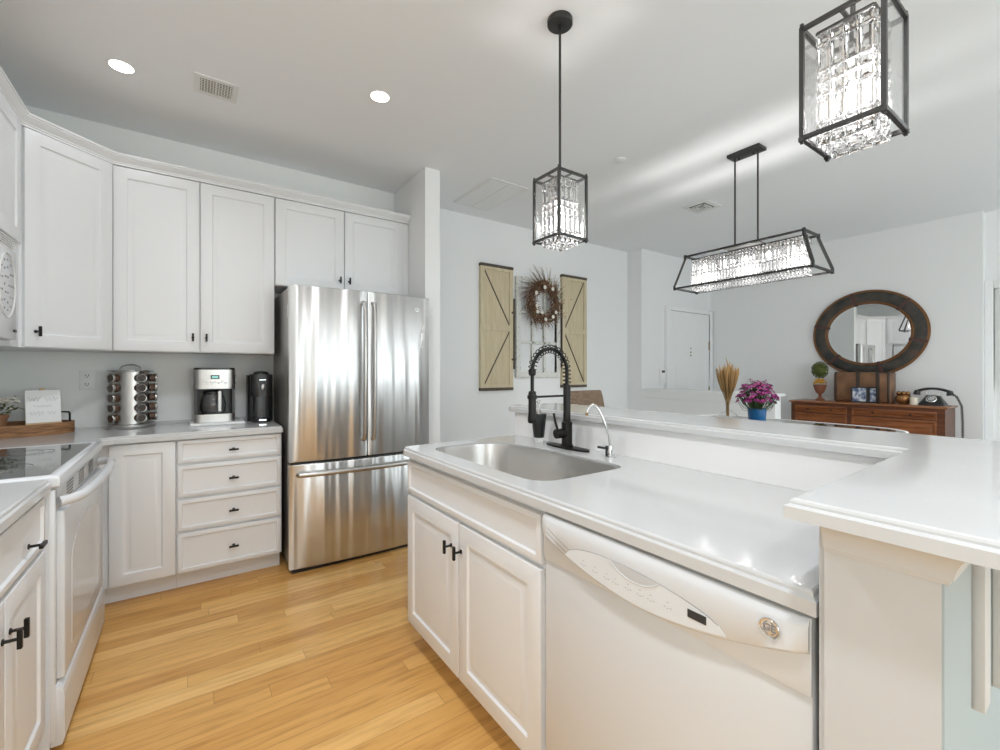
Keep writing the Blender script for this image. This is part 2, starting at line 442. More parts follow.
struct(MB().box(7.3, 7.42, -3.12, 3.6, 0, CH).obj('wall_far_right', 'wall'))
struct(MB().box(XR + 0.12, 7.3, 0.90, 1.0, 0, CH).obj('wall_hall_end', 'wall'))
mb = MB(); mb.box(XR + 0.08, XR + 0.24, 0.765, 0.824, 0, 2.13, 0.004).box(XR + 0.08, XR + 0.24, -0.36, 0.765, 2.05, 2.13, 0.004)
struct(mb.obj('trim_1', 'trim'))
struct(MB().box(XR + 0.13, XR + 0.17, -0.35, 0.765, 0.005, 2.05).obj('door_2', 'trim'))
# rear wall with two glazed openings
mb = MB()
for x0, x1 in ((-1.12, 0.0), (2.4, 3.1), (5.7, 7.42)): mb.box(x0, x1, YR - 0.12, YR, 0, CH)
for x0, x1 in ((0.0, 2.4), (3.1, 5.7)): mb.box(x0, x1, YR - 0.12, YR, 0, 0.35); mb.box(x0, x1, YR - 0.12, YR, 2.55, CH)
struct(mb.obj('wall_rear', 'wall'))
for i, (x0, x1) in enumerate(((0.0, 2.4), (3.1, 5.7))):
    mb = MB()
    for x in (x0 + 0.03, (x0 + x1) / 2, x1 - 0.03): mb.box(x - 0.03, x + 0.03, YR - 0.05, YR + 0.01, 0.35, 2.55)
    for z in (0.38, 2.0, 2.52): mb.box(x0 + .06, x1 - .06, YR - 0.045, YR + 0.005, z - 0.03, z + 0.03)
    struct(mb.obj('window_%d' % (i + 1), 'muntin'))
mb = MB()
for y in (-2.07, -1.3, -0.53): mb.box(XL - 0.06, XL + 0.01, y - 0.03, y + 0.03, 0.9, 2.2)
for z in (0.93, 1.55, 2.17): mb.box(XL - 0.055, XL + 0.005, -2.04, -0.56, z - 0.03, z + 0.03)
struct(mb.obj('window_3', 'muntin'))
# half wall with cap between dining area and foyer
struct(MB().box(4.65, 4.77, 1.99, 3.54, 0, 1.005).obj('wall_half', 'wall'))
mb = MB(); mb.box(4.61, 4.81, 1.96, 3.54, 1.012, 1.04, 0.006)
mb.prism([(4.65, 0.93), (4.637, 0.935), (4.632, 0.955), (4.622, 0.975), (4.617, 1.012), (4.65, 1.012)], 1.99, 3.54, 'y')
struct(mb.obj('trim_2', 'trim'))
# pony wall of the peninsula (carries the raised bar) and its return under the overhang
mb = MB(); mb.box(1.462, 1.60, 0.14, 1.93, 0, 1.04)
struct(mb.obj('wall_bar', 'wall'))
struct(MB().box(0.961, 1.4615, 0.14, 0.25, 0, 1.04).box(1.6005, 1.78, 0.14, 0.25, 0, 1.04).obj('wall_bar_return', 'bar_shade_paint'))
# foyer door
d = MB().box(5.20, 6.13, 3.50, 3.54, 0.005, 2.06).obj('door_1', 'trim'); struct(d)
mb = MB()
for cx in (5.46, 5.87):
    for z0, z1 in ((1.74, 1.91), (1.48, 1.64), (0.95, 1.36), (0.25, 0.85)):
        mb.loops([[(x_, y_, z_) for x_, z_ in ((cx - .13 + i_, z0 + i_), (cx + .13 - i_, z0 + i_), (cx + .13 - i_, z1 - i_), (cx - .13 + i_, z1 - i_))] for i_, y_ in ((0, 3.4995), (0, 3.496), (0.02, 3.492))], False)
mb.obj('door_panel', 'trim', d)
struct(MB().box(5.115, 5.195, 3.49, 3.54, 0, 2.12, .004).box(6.135, 6.215, 3.49, 3.54, 0, 2.12, .004).box(5.195, 6.135, 3.49, 3.54, 2.065, 2.12, .004).obj('trim_3', 'trim'))
for z in (1.62, 0.98, 0.3): MB().box(6.115, 6.135, 3.494, 3.50, z - 0.06, z + 0.06).obj('hinge', 'brass', d)
for z, r_ in ((1.57, 0.008), (1.517, 0.010), (1.475, 0.010)): MB().cyl((5.66, 3.50, z), (5.66, 3.49, z), r_).obj('door_lock', 'brass', d)

# ------------------------------------------------------------------ cabinets
def tpull(name, parent, p, N, U, length=0.045, post=0.028):
    """T pull: post along N, bar along U"""
    p = Vector(p); N = Vector(N).normalized(); U = Vector(U).normalized()
    V = N.cross(U)
    R = Matrix((U, V, N)).transposed().to_4x4(); T = Matrix.Translation(p)
    mb = MB(); mb.cyl(p, p + N * post, 0.0042, n=10); mb.cyl(p, p + N * 0.003, 0.008, n=12)
    mb.box(-length / 2, length / 2, -0.0055, 0.0055, post - 0.002, post + 0.008, 0.0015, 1, T @ R)
    return mb.obj(name, 'black', parent)
UZ0, UZ1 = 1.375, 2.445
YU = 3.37          # carcass face of the wall units; doors stand 19 mm in front
# two-door wall unit
c = thing('wall_cabinet', (0.05, YU, UZ0), 'white two-door wall cabinet above the coffee maker and spice rack', 'cabinet')
MB().box(-0.363, 0.474, YU, YB, UZ0, UZ1).obj('body', 'cab', c)
for x0, x1, hx in ((-0.361, 0.049, 0.016), (0.055, 0.472, 0.086)):
    dd = MB().door((x0, YU - 0.0005, UZ0 + 0.003), (1, 0, 0), (0, -1, 0), x1 - x0, UZ1 - UZ0 - 0.006, stile=0.062).obj('door', 'cab', c)
    tpull('handle', dd, (hx, YU - 0.0195, 1.468), (0, -1, 0), (0, 0, 1), 0.05)
# over-fridge unit
c = thing('wall_cabinet', (0.96, YU, 1.845), 'short white two-door wall cabinet above the refrigerator', 'cabinet')
MB().box(0.476, 1.452, YU, YB, 1.845, UZ1).obj('body', 'cab', c)
for x0, x1, hx in ((0.479, 0.936, 0.905), (0.942, 1.395, 0.972)):
    dd = MB().door((x0, YU - 0.0005, 1.848), (1, 0, 0), (0, -1, 0), x1 - x0, UZ1 - 1.851, stile=0.062).obj('door', 'cab', c)
    tpull('handle', dd, (hx, YU - 0.0195, 1.925), (0, -1, 0), (0, 0, 1), 0.05)
# diagonal corner unit
P1 = Vector((-0.675, 3.075)); P2 = Vector((-0.366, YU - 0.012)); DU = (P2 - P1).normalized(); DN = Vector((DU.y, -DU.x))
c = thing('corner_cabinet', (-0.6, 3.3, UZ0), 'white diagonal corner wall cabinet with single door above the tray', 'cabinet')
MB().prism([tuple(P1), tuple(P2), (-0.366, YB - 0.002), (XL + 0.002, YB - 0.002), (XL + 0.002, 3.075)], UZ0, UZ1, 'z').obj('body', 'cab', c)
O = P1 + DU * 0.012
dd = MB().door((O.x + DN.x * 0.0, O.y + DN.y * 0.0, UZ0 + 0.003), (DU.x, DU.y, 0), (DN.x, DN.y, 0), (P2 - P1).length - 0.02, UZ1 - UZ0 - 0.006, stile=0.062).obj('door', 'cab', c)
hp = P1 + DU * 0.055 + DN * 0.019
tpull('handle', dd, (hp.x, hp.y, 1.455), (DN.x, DN.y, 0), (0, 0, 1), 0.05)
# over-microwave unit
c = thing('wall_cabinet', (-0.8, 2.6, 1.86), 'white wall cabinet above the microwave at left frame edge', 'cabinet')
MB().box(XL, -0.675, 2.02, 3.072, 1.86, UZ1).box(XL, -0.675, 2.95, 3.072, UZ0, 1.86).obj('body', 'cab', c)
for y0, y1 in ((2.05, 2.53), (2.54, 3.035)):
    MB().door((-0.6755, y0, 1.865), (0, 1, 0), (1, 0, 0), y1 - y0, UZ1 - 1.87, stile=0.062).obj('door', 'cab', c)
# crown
prof = [(0.0, UZ1), (0.018, UZ1), (0.018, UZ1 + 0.010), (0.022, UZ1 + 0.012), (0.022, UZ1 + 0.018), (0.027, UZ1 + 0.022), (0.036, UZ1 + 0.040), (0.041, UZ1 + 0.044), (0.041, UZ1 + 0.050), (0.046, UZ1 + 0.052), (0.046, UZ1 + 0.062), (0.0, UZ1 + 0.062)]
o = sweep(MB(), [(-0.68, 1.9), (-0.68, 3.073), (-0.366, YU - 0.006), (1.45, YU - 0.006)], prof).obj('crown_molding', 'cab', root=(0.0, YU, UZ1), smooth=30)
tag(o, 'white stepped crown molding along the tops of the wall cabinets', 'molding')

# microwave
c = thing('microwave', (-0.8, 2.5, 1.40), 'white over-the-range microwave with round keypad at left frame edge', 'microwave')
MB().box(XL, -0.672, 2.06, 2.93, 1.40, 1.855).obj('body', 'appl', c)
MB().box(-0.672, -0.650, 2.06, 2.67, 1.43, 1.80, 0.006).obj('door', 'appl', c)
MB().box(-0.672, -0.650, 2.675, 2.93, 1.40, 1.80, 0.006).obj('control_panel', 'appl', c)
mb = MB()
for k in range(5): mb.box(-0.664, -0.656, 2.08, 2.925, 1.803 + k * 0.011, 1.809 + k * 0.011)
mb.obj('vent_grille', 'appl_shade', c)
mb = MB(); pts = [(-0.649, 2.80 + 0.105 * math.cos(a), 1.635 + 0.14 * math.sin(a)) for a in [2 * PI * k / 40 for k in range(40)]]
mb.tube(pts, 0.004, 6, True); mb.obj('keypad_ring', 'appl_shade', c)
for r, nn in ((0.03, 6), (0.06, 9), (0.085, 13)):
    for k in range(nn):
        a = 2 * PI * k / nn; MB().box(-0.650, -0.6485, 2.80 + r * math.cos(a) - 0.006, 2.80 + r * math.cos(a) + 0.006, 1.635 + 1.3 * r * math.sin(a) - 0.004, 1.635 + 1.3 * r * math.sin(a) + 0.004).obj('keypad_button', 'ink', c)
MB().box(-0.650, -0.645, 2.885, 2.915, 1.435, 1.447).obj('latch_button', 'bplastic', c)

# base units along the back wall
YF = 3.11          # carcass face, doors at 3.09
c = thing('base_cabinet', (-0.2, YF, 0), 'white single-door base cabinet in the corner beside the oven', 'cabinet')
MB().box(-0.62, -0.064, YF, YB - 0.001, 0.11, 0.8755).box(-0.62, -0.064, YF + 0.075, YB, 0, 0.11).obj('body', 'cab', c)
MB().door((-0.352, YF - 0.0005, 0.113), (1, 0, 0), (0, -1, 0), 0.286, 0.752, stile=0.058).obj('door', 'cab', c)
c = thing('drawer_cabinet', (0.2, YF, 0), 'white four-drawer base cabinet beside the refrigerator', 'cabinet')
MB().box(-0.063, 0.478, YF, YB, 0.11, 0.876).box(-0.063, 0.478, YF + 0.075, YB, 0, 0.11).obj('body', 'cab', c)
for k, (z0, z1) in enumerate(((0.735, 0.865), (0.541, 0.722), (0.349, 0.527), (0.113, 0.336))):
    dr = MB().door((-0.058, YF - 0.0005, z0), (1, 0, 0), (0, -1, 0), 0.530, z1 - z0, stile=0.022, rise=False).obj('drawer', 'cab', c)
    tpull('handle', dr, (0.215, YF - 0.0195, (z0 + z1) / 2 - 0.005), (0, -1, 0), (1, 0, 0), 0.05)
# worktop along the back wall, clipped corner
pts = rounded([(XL, YB), (XL, 2.885), (-0.367, 2.885), (-0.367, 3.025), (-0.325, 3.062), (0.482, 3.062), (0.482, YB)], [0, 0, 0, 0, 0, 0.012, 0])
o = slab(MB(), pts, 0.876, 0.914).obj('countertop', 'quartz', root=(0, 3.4, 0.876), smooth=0)
tag(o, 'white quartz countertop along the back wall under the coffee maker', 'countertop')
o = MB().box(-0.357, 0.478, YB - 0.012, YB, 0.914, 0.93).obj('trim_4', 'quartz'); struct(o)

# left base cabinet and its worktop
c = thing('base_cabinet', (-0.6, 1.6, 0), 'white base cabinet with drawer and doors left of the oven', 'cabinet')
XF = -0.399
MB().box(XL + 0.002, XF, 1.0, 2.008, 0.11, 0.8755).box(XL + 0.002, XF - 0.075, 1.0, 2.008, 0, 0.11).obj('body', 'cab', c)
dr = MB().door((XF + 0.0005, 1.12, 0.70), (0, 1, 0), (1, 0, 0), 0.882, 0.155, stile=0.02, rise=False).obj('drawer', 'cab', c)
tpull('handle', dr, (XF + 0.0195, 1.815, 0.756), (1, 0, 0), (0, 1, 0), 0.05)
for y0, y1, hy in ((1.628, 2.002, 1.656), (1.25, 1.622, 1.598)):
    dd = MB().door((XF + 0.0005, y0, 0.113), (0, 1, 0), (1, 0, 0), y1 - y0, 0.57, stile=0.058).obj('door', 'cab', c)
    tpull('handle', dd, (XF + 0.0195, hy, 0.59), (1, 0, 0), (0, 0, 1), 0.05)
o = slab(MB(), [Vector(p) for p in ((XL, 2.005), (XL, 1.0), (-0.366, 1.0), (-0.366, 2.005))], 0.876, 0.914).obj('countertop', 'quartz', root=(-0.6, 1.5, 0.876), smooth=0)
tag(o, 'white quartz countertop left of the stove above the black-knobbed doors', 'countertop')

# ------------------------------------------------------------------ range
RY0, RY1, RX = 2.012, 2.872, -0.372
c = thing('stove', (-0.7, 2.44, 0), 'white electric range with black glass cooktop and oven door', 'stove')
MB().box(XL + 0.02, RX, RY0, RY1, 0.03, 0.872).obj('body', 'appl', c)
sl = MB(); sl.loops([[(x, y, z) for x, y in ((XL + .02, RY0 + i), (RX + 0.024 - i, RY0 + i), (RX + 0.024 - i, RY1 - i), (XL + .02, RY1 - i))] for i, z in ((0.012, 0.874), (0.0, 0.884), (0.0, 0.910), (0.005, 0.918), (0.012, 0.921), (0.030, 0.919), (0.032, 0.917))])
sl.obj('cooktop_rim', 'appl', c)
ck = MB().box(XL + 0.12, RX - 0.004, RY0 + 0.036, RY1 - 0.036, 0.9165, 0.9185).obj('cooktop', 'cooktop', c)
for bx, by, br in ((-0.56, 2.26, 0.10), (-0.56, 2.65, 0.085), (-0.80, 2.26, 0.085), (-0.80, 2.65, 0.10)):
    for rr in (br, br * 0.62):
        MB().tube([(bx + rr * math.cos(t), by + rr * math.sin(t), 0.9186) for t in [2 * PI * k / 48 for k in range(48)]], 0.0009, 4, True).obj('burner_ring', 'ink', ck)
# vent strip above the oven door, with slots
vp = MB().box(RX - 0.02, RX + 0.012, RY0 + 0.02, RY1 - 0.02, 0.80, 0.873, 0.003).obj('vent_panel', 'appl', c)
for g in range(3):
    mb = MB()
    for r in range(5):
        for q in range(3):
            y = RY0 + 0.17 + g * 0.21 + q * 0.038
            mb.box(RX + 0.010, RX + 0.0135, y, y + 0.026, 0.812 + r * 0.0115, 0.8150 + r * 0.0115)
    mb.obj('vent_slots', 'dark', vp)
dr = MB().box(RX, RX + 0.030, RY0 + 0.035, RY1 - 0.035, 0.235, 0.795, 0.008, 3).obj('oven_door', 'appl', c)
# window with an arched top
win = [(RY0 + 0.14, 0.30), (RY1 - 0.14, 0.30), (RY1 - 0.14, 0.60)]
for k in range(13): win.append(((RY0 + RY1) / 2 + (RY1 - RY0 - 0.28) / 2 * math.cos(PI * k / 12), 0.60 + 0.10 * math.sin(PI * k / 12)))
mb = MB(); mb.prism([(y, z) for y, z in win], RX + 0.028, RX + 0.0315, 'x'); mb.obj('oven_window', mat('grey oven glass', (0.66, 0.655, 0.64), 0.05), dr)
for y0, y1 in ((RY0 + 0.002, RY0 + 0.034), (RY1 - 0.034, RY1 - 0.002)): MB().box(RX - 0.01, RX + 0.012, y0, y1, 0.05, 0.872, 0.004).obj('side_trim', 'appl', c)
hp = [(RX + 0.018, RY0 + 0.03, 0.815), (RX + 0.045, RY0 + 0.045, 0.818), (RX + 0.066, RY0 + 0.09, 0.82), (RX + 0.078, RY0 + 0.22, 0.822), (RX + 0.082, (RY0 + RY1) / 2, 0.823), (RX + 0.078, RY1 - 0.22, 0.822), (RX + 0.066, RY1 - 0.09, 0.82), (RX + 0.045, RY1 - 0.045, 0.818), (RX + 0.018, RY1 - 0.03, 0.815)]
hp = [(x_, y_, z_ + 0.012) for x_, y_, z_ in hp]
MB().tube(hp, 0.0165, 14).obj('oven_handle', 'appl', c)
mb = MB(); mb.prism([(RX, 0.03), (RX + 0.028, 0.03), (RX + 0.034, 0.05), (RX + 0.034, 0.19), (RX + 0.030, 0.215), (RX + 0.012, 0.228), (RX, 0.228)], RY0 + 0.01, RY1 - 0.01, 'y', 0.002)
mb.obj('storage_drawer', 'appl', c)

# ------------------------------------------------------------------ refrigerator
FX0, FX1, FY = 0.501, 1.450, 2.95
c = thing('refrigerator', (0.96, 3.3, 0), 'stainless steel french-door refrigerator with bottom freezer beside the wall', 'refrigerator')
MB().box(FX0 + 0.008, FX1 - 0.008, 3.035, 3.66, 0.028, 1.79, 0.004).obj('body', 'steel_side', c)
MB().box(FX0 + 0.02, FX1 - 0.02, 2.99, 3.2, 0.0, 0.027).obj('toe_grille', 'bplastic', c)
def fy(x): return FY + 0.028 * ((x - (FX0 + FX1) / 2) / ((FX1 - FX0) / 2)) ** 2
def fdoor(name, x0, x1, z0, z1):
    n = 16; R = []; yb = 3.03
    def ring(ins, z):
        xs = [x0 + ins + (x1 - x0 - 2 * ins) * k / n for k in range(n + 1)]
        front = []
        for x in xs:
            e = min(x - x0, x1 - x); r = 0.010
            dy = r - math.sqrt(max(0, r * r - (r - min(e, r)) ** 2)) if e < r else 0
            front.append((x, fy(x) + dy + ins * 0.7, z))
        return [(x0 + ins, yb, z)] + front + [(x1 - ins, yb, z)]
    for ins, z in ((0.006, z0), (0.002, z0 + 0.002), (0, z0 + 0.006), (0, z1 - 0.006), (0.002, z1 - 0.002), (0.006, z1)): R.append(ring(ins, z))
    return MB().loops(R).obj(name, 'steel', c, 50)
d1 = fdoor('door', FX0, 0.978, 0.692, 1.796); d2 = fdoor('door', 0.984, FX1, 0.692, 1.796); d3 = fdoor('freezer_drawer', FX0, FX1, 0.028, 0.676)
mb = MB().box(FX0 + 0.01, FX1 - 0.01, 2.99, 3.03, 0.674, 0.694); mb.box(0.976, 0.986, 2.97, 3.03, 0.7, 1.79); mb.obj('gasket', 'bplastic', c)
for d_, x in ((d1, 0.949), (d2, 1.014)):
    y = fy(x)
    mb = MB(); mb.tube([(x, y - 0.004, 1.715), (x, y - 0.034, 1.71), (x, y - 0.046, 1.66), (x, y - 0.05, 1.27), (x, y - 0.046, 0.86), (x, y - 0.034, 0.81), (x, y - 0.004, 0.805)], 0.0135, 12)
    mb.obj('handle', 'steel_plain', d_)
xs = [FX0 + 0.055 + 0.83 * k / 10 for k in range(11)]
pp = [(xs[0], fy(xs[0]), 0.612)] + [(x, fy(x) - 0.048 + 0.012 * abs(k - 5) / 5, 0.618) for k, x in enumerate(xs)] + [(xs[-1], fy(xs[-1]), 0.612)]
MB().tube(pp, 0.017, 12).obj('handle', 'steel_plain', d3)
def badge(parent, p, N, U, r):
    p = Vector(p); N = Vector(N).normalized(); U = Vector(U).normalized(); V = N.cross(U)
    R = Matrix.Translation(p) @ Matrix((U, V, N)).transposed().to_4x4()
    MB().lathe([(0, 0), (r, 0), (r, 0.002), (r * 0.93, 0.0035), (r * 0.84, 0.0028), (r * 0.82, 0.0018), (0, 0.0018)], mtx=R, n=36).obj('badge', 'chrome', parent)
    mb = MB()
    for k in range(4):     # four curls just inside the ring
        a0 = PI / 2 * k + 0.35
        cc = [(0.66 * r * math.cos(a0 + t * 1.0) * (1 - 0.10 * math.sin(t * PI)), 0.66 * r * math.sin(a0 + t * 1.0) * (1 - 0.10 * math.sin(t * PI)), 0.0022) for t in [j / 8 for j in range(9)]]
        mb.tube([R @ Vector(q) for q in cc], r * 0.045, 5)
    mb.obj('badge_curl', 'ink', parent)
    lettering('badge_letters', 'GE', r * 0.95, 'ink', parent, p + N * 0.0022, U, N, 0.0004, 0.0004)
badge(d2, (1.345, fy(1.345) - 0.001, 1.702), (0, -1, 0), (1, 0, 0), 0.019)
for x0 in (FX0 + 0.02, FX1 - 0.10): MB().box(x0, x0 + 0.08, 3.03, 3.10, 1.79, 1.806, 0.004).obj('hinge_cover', 'bplastic', c)
MB().box(FX0 + 0.0055, FX0 + 0.008, 3.045, 3.075, 1.60, 1.68).obj('side_sticker', 'paper', c)

# ------------------------------------------------------------------ peninsula
XC = 0.838        # carcass face, doors at 0.819
c = thing('sink_cabinet', (1.1, 1.43, 0), 'white two-door sink base cabinet of the island beside the dishwasher', 'cabinet')
MB().box(XC, 1.455, 0.952, 1.918, 0.11, 0.66).box(XC, XC + 0.018, 0.952, 1.918, 0.66, 0.8755).box(XC + 0.018, 1.455, 0.952, 0.97, 0.66, 0.8755).box(XC + 0.018, 1.455, 1.900, 1.918, 0.66, 0.8755).box(XC + 0.075, 1.455, 0.952, 1.918, 0, 0.11).obj('body', 'cab', c)
MB().door((XC - 0.0005, 1.912, 0.708), (0, -1, 0), (-1, 0, 0), 0.944, 0.142, stile=0.020, rise=False).obj('false_drawer', 'cab', c)
for y1, y0, hy in ((1.912, 1.444, 1.535), (1.438, 0.968, 1.462)):
    if hy == 1.535: hy = 1.462 + 0.0
    dd = MB().door((XC - 0.0005, y1, 0.113), (0, -1, 0), (-1, 0, 0), y1 - y0, 0.578, stile=0.060).obj('door', 'cab', c)
for dd, hy in zip([k for k in kids(c) if k.name.startswith('door')], (1.492, 1.418)):
    tpull('handle', dd, (XC - 0.0195, hy, 0.595), (-1, 0, 0), (0, 0, 1), 0.05)

# dishwasher
DY0, DY1, DXF = 0.290, 0.944, 0.832
c = thing('dishwasher', (1.1, 0.62, 0), 'white built-in dishwasher with curved control panel in the island', 'dishwasher')
MB().box(DXF + 0.012, 1.42, DY0, DY1, 0.10, 0.868).obj('tub', 'dark', c)
dr = MB().box(DXF - 0.018, DXF + 0.012, DY0 + 0.002, DY1 - 0.002, 0.10, 0.868, 0.006, 2).obj('door', 'appl', c)
# control fascia: flat panel to z 0.74 with a bulged upper part whose lower lip is a smile-shaped arc
def W(t): return 0.942 - 0.65 * t      # t 0 = far (left in the photo), 1 = near
def lip(t): return 0.746 + 0.068 * abs(2 * t - 1) ** 1.8
XS = DXF - 0.018
fa = MB().box(XS - 0.006, XS, DY0 + 0.002, DY1 - 0.002, 0.739, 0.867, 0.003).obj('control_panel', 'appl', dr)
n = 48; mb = MB(); grid = []
XP = XS - 0.020
for k in range(n + 1):
    t = 0.004 + 0.992 * k / n; lo = lip(t); hi = 0.866; e = min(t, 1 - t) * 0.65; ed = max(0, 1 - e / 0.016) ** 2 * 0.010
    prof = [(XS - 0.0055, lo - 0.004), (XP + 0.004 + ed, lo - 0.001), (XP + ed, lo + 0.004), (XP + ed, lo + (hi - lo) * 0.75), (XP + 0.004 + ed, hi - 0.006), (XP + 0.011 + ed * .4, hi), (XS - 0.0055, hi)]
    grid.append([mb.bm.verts.new((x, W(t), z)) for x, z in prof])
for a, b in zip(grid, grid[1:]):
    for q in range(len(prof) - 1): mb.bm.faces.new((a[q], a[q + 1], b[q + 1], b[q]))
mb.bm.faces.new(grid[0]); mb.bm.faces.new(grid[-1][::-1])
mb.obj('upper_bulge', 'appl', fa, 40)
def top(t):
    s_ = (t - 0.155) / 0.645; return lip(t) + 0.006 + (0.829 - 0.746 - 0.006) * (max(0, math.sin(PI * s_)) ** 0.62) * (1 - 0.10 * s_)
lens = [(W(0.155 + 0.645 * k / 30), lip(0.155 + 0.645 * k / 30) + 0.006) for k in range(31)] + [(W(0.80 - 0.645 * k / 30), top(0.80 - 0.645 * k / 30)) for k in range(1, 30)]
lens = [(y, min(z, 0.832)) for y, z in lens]
MB().prism(lens, XP - 0.0012, XP + 0.004, 'x').obj('key_field', mat('pale blue grey plastic', (0.71, 0.735, 0.76), 0.3), fa)
lt_ = [(W(0.80 - 0.645 * k / 30), min(top(0.80 - 0.645 * k / 30), 0.832)) for k in range(1, 31)]
MB().tube([(XP - 0.0010, y, z) for y, z in lt_], 0.0006, 5).obj('key_field_outline', 'ink', fa)
pk = [(W(0.385 + 0.20 * k / 16), min(top(0.385 + 0.20 * k / 16), 0.832)) for k in range(17)]
pk += [(W(0.585 - 0.20 * k / 16), min(top(0.585 - 0.20 * k / 16), 0.832) - 0.026 * math.sin(PI * k / 16) ** 0.7) for k in range(1, 16)]
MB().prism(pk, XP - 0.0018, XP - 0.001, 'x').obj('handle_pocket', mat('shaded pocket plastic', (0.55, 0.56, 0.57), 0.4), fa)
MB().tube([(XP - 0.0018, y, z) for y, z in pk[16:] + pk[:1]], 0.0013, 5).obj('pocket_edge', 'appl', fa)
MB().prism([(W(0.686), 0.783), (W(0.744), 0.783), (W(0.744), 0.7985), (W(0.686), 0.7985)], XP - 0.0024, XP - 0.0005, 'x').obj('display', 'dark', fa)
for t, z in ((0.257, 0.784), (0.315, 0.781), (0.371, 0.779), (0.412, 0.778), (0.466, 0.779), (0.515, 0.779), (0.556, 0.779), (0.618, 0.781)):
    mb = MB()
    for dy, dz in ((0, 0.010), (-0.007, 0), (0, -0.002), (0.007, 0)): mb.box(XP - 0.0016, XP - 0.0010, W(t) + dy - 0.0018, W(t) + dy + 0.0018, z + dz - 0.0009, z + dz + 0.0009)
    mb.obj('key_mark', mat('pale grey print', (0.42, 0.43, 0.45), 0.5), fa)
for q in range(3):
    f_ = q / 2
    MB().tube([(XP + 0.0006 + 0.006 * (j == 0), W(0.030 - 0.008 * f_ + (0.148 - 0.028 * f_) * j / 8), 0.842 - 0.026 * f_ - (0.040 - 0.010 * f_) * (j / 8) ** 0.85) for j in range(9)], 0.0012, 5).obj('side_groove', 'ink', fa)
badge(fa, (XP - 0.0003, W(0.914), 0.831), (-1, 0, 0), (0, -1, 0), 0.0165)

# sink opening and countertop
hole = rounded([(0.880, 1.045), (1.295, 1.045), (1.295, 1.60), (1.21, 1.815), (0.880, 1.815)], [0.10, 0.07, 0.16, 0.12, 0.10], 8)
hole = [tuple(p) for p in hole]
pts = rounded([(0.797, 0.282), (1.461, 0.282), (1.461, 1.928), (0.797, 1.928)], [0, 0, 0, 0.03])
o = slab(MB(), pts, 0.876, 0.914, hole).obj('countertop', 'quartz', root=(1.1, 1.1, 0.876), smooth=0)
tag(o, 'white quartz island countertop around the undermount sink', 'countertop')
c = thing('sink', (1.09, 1.43, 0.69), 'undermount stainless steel sink basin in the island countertop', 'sink')
mb = MB(); H_ = [Vector(p) for p in hole]
R = []
for ins, z in ((0.0006, 0.9065), (0.004, 0.9075), (0.006, 0.900), (0.010, 0.74), (0.020, 0.715), (0.045, 0.702), (0.09, 0.698)):
    cx_, cy_ = 1.087, 1.42
    R.append([(cx_ + (p.x - cx_) * (1 - ins / 0.21), cy_ + (p.y - cy_) * (1 - ins / 0.385), z) for p in H_])
mb.loops(R, False, True); mb.obj('basin', 'sink', c, 60)
MB().lathe([(0, 0.004), (0.038, 0.004), (0.045, 0.001), (0.045, -0.002), (0, -0.002)], (1.09, 1.43, 0.6995)).obj('drain', 'chrome', c)

# backsplash strip on the pony wall, raised bar top
o = MB().box(1.448, 1.4615, 0.285, 1.926, 0.9145, 1.04).obj('backsplash', mat('white backsplash stone', (0.84, 0.83, 0.82), 0.3)); tag(o, 'low white backsplash between the island countertop and raised bar', 'backsplash')
pts = rounded([(0.728, -0.35), (1.795, -0.35), (1.795, 1.985), (1.428, 1.985), (1.428, 0.318), (0.728, 0.300)], [0, 0, 0.05, 0.05, 0.015, 0])
o = slab(MB(), pts, 1.041, 1.071).obj('raised_countertop', 'quartz', root=(1.5, 0.9, 1.041), smooth=0)
tag(o, 'raised L-shaped white quartz bar top above the island', 'bar top')
# end panel with stepped cove under the bar top
c = thing('end_panel', (0.86, 0.2, 0), 'beige painted end panel with cove molding under the raised bar', 'panel')
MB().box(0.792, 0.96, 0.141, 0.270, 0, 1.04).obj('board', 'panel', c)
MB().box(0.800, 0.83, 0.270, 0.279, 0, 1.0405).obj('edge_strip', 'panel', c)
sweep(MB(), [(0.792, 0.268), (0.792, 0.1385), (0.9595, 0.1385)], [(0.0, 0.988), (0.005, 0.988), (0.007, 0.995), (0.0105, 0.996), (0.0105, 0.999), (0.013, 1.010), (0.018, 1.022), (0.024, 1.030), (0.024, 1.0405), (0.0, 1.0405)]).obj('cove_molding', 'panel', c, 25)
MB().box(0.793, 0.9595, 0.1385, 0.1415, 0, 1.04).obj('side_face', 'bar_shade_paint', c)  # plate in the darkened teal, painting shade on this side of the panel
for k, (x0, x1, z0, dep) in enumerate(((0.962, 1.003, 0.752, 0.015), (1.135, 1.20, 0.715, 0.015))):
    mb = MB(); mb.box(x0, x1, 0.1395 - dep, 0.1395, z0, 1.040, 0.002); mb.box(x0, x1, -0.16, 0.1395 - dep, 1.028, 1.040, 0.001)
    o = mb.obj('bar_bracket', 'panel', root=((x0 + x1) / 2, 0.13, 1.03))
    tag(o, ('narrow grey bracket under the raised bar beside the end panel', 'wide beige bracket under the raised bar at right frame edge')[k], 'bracket', 'brackets under the raised bar')

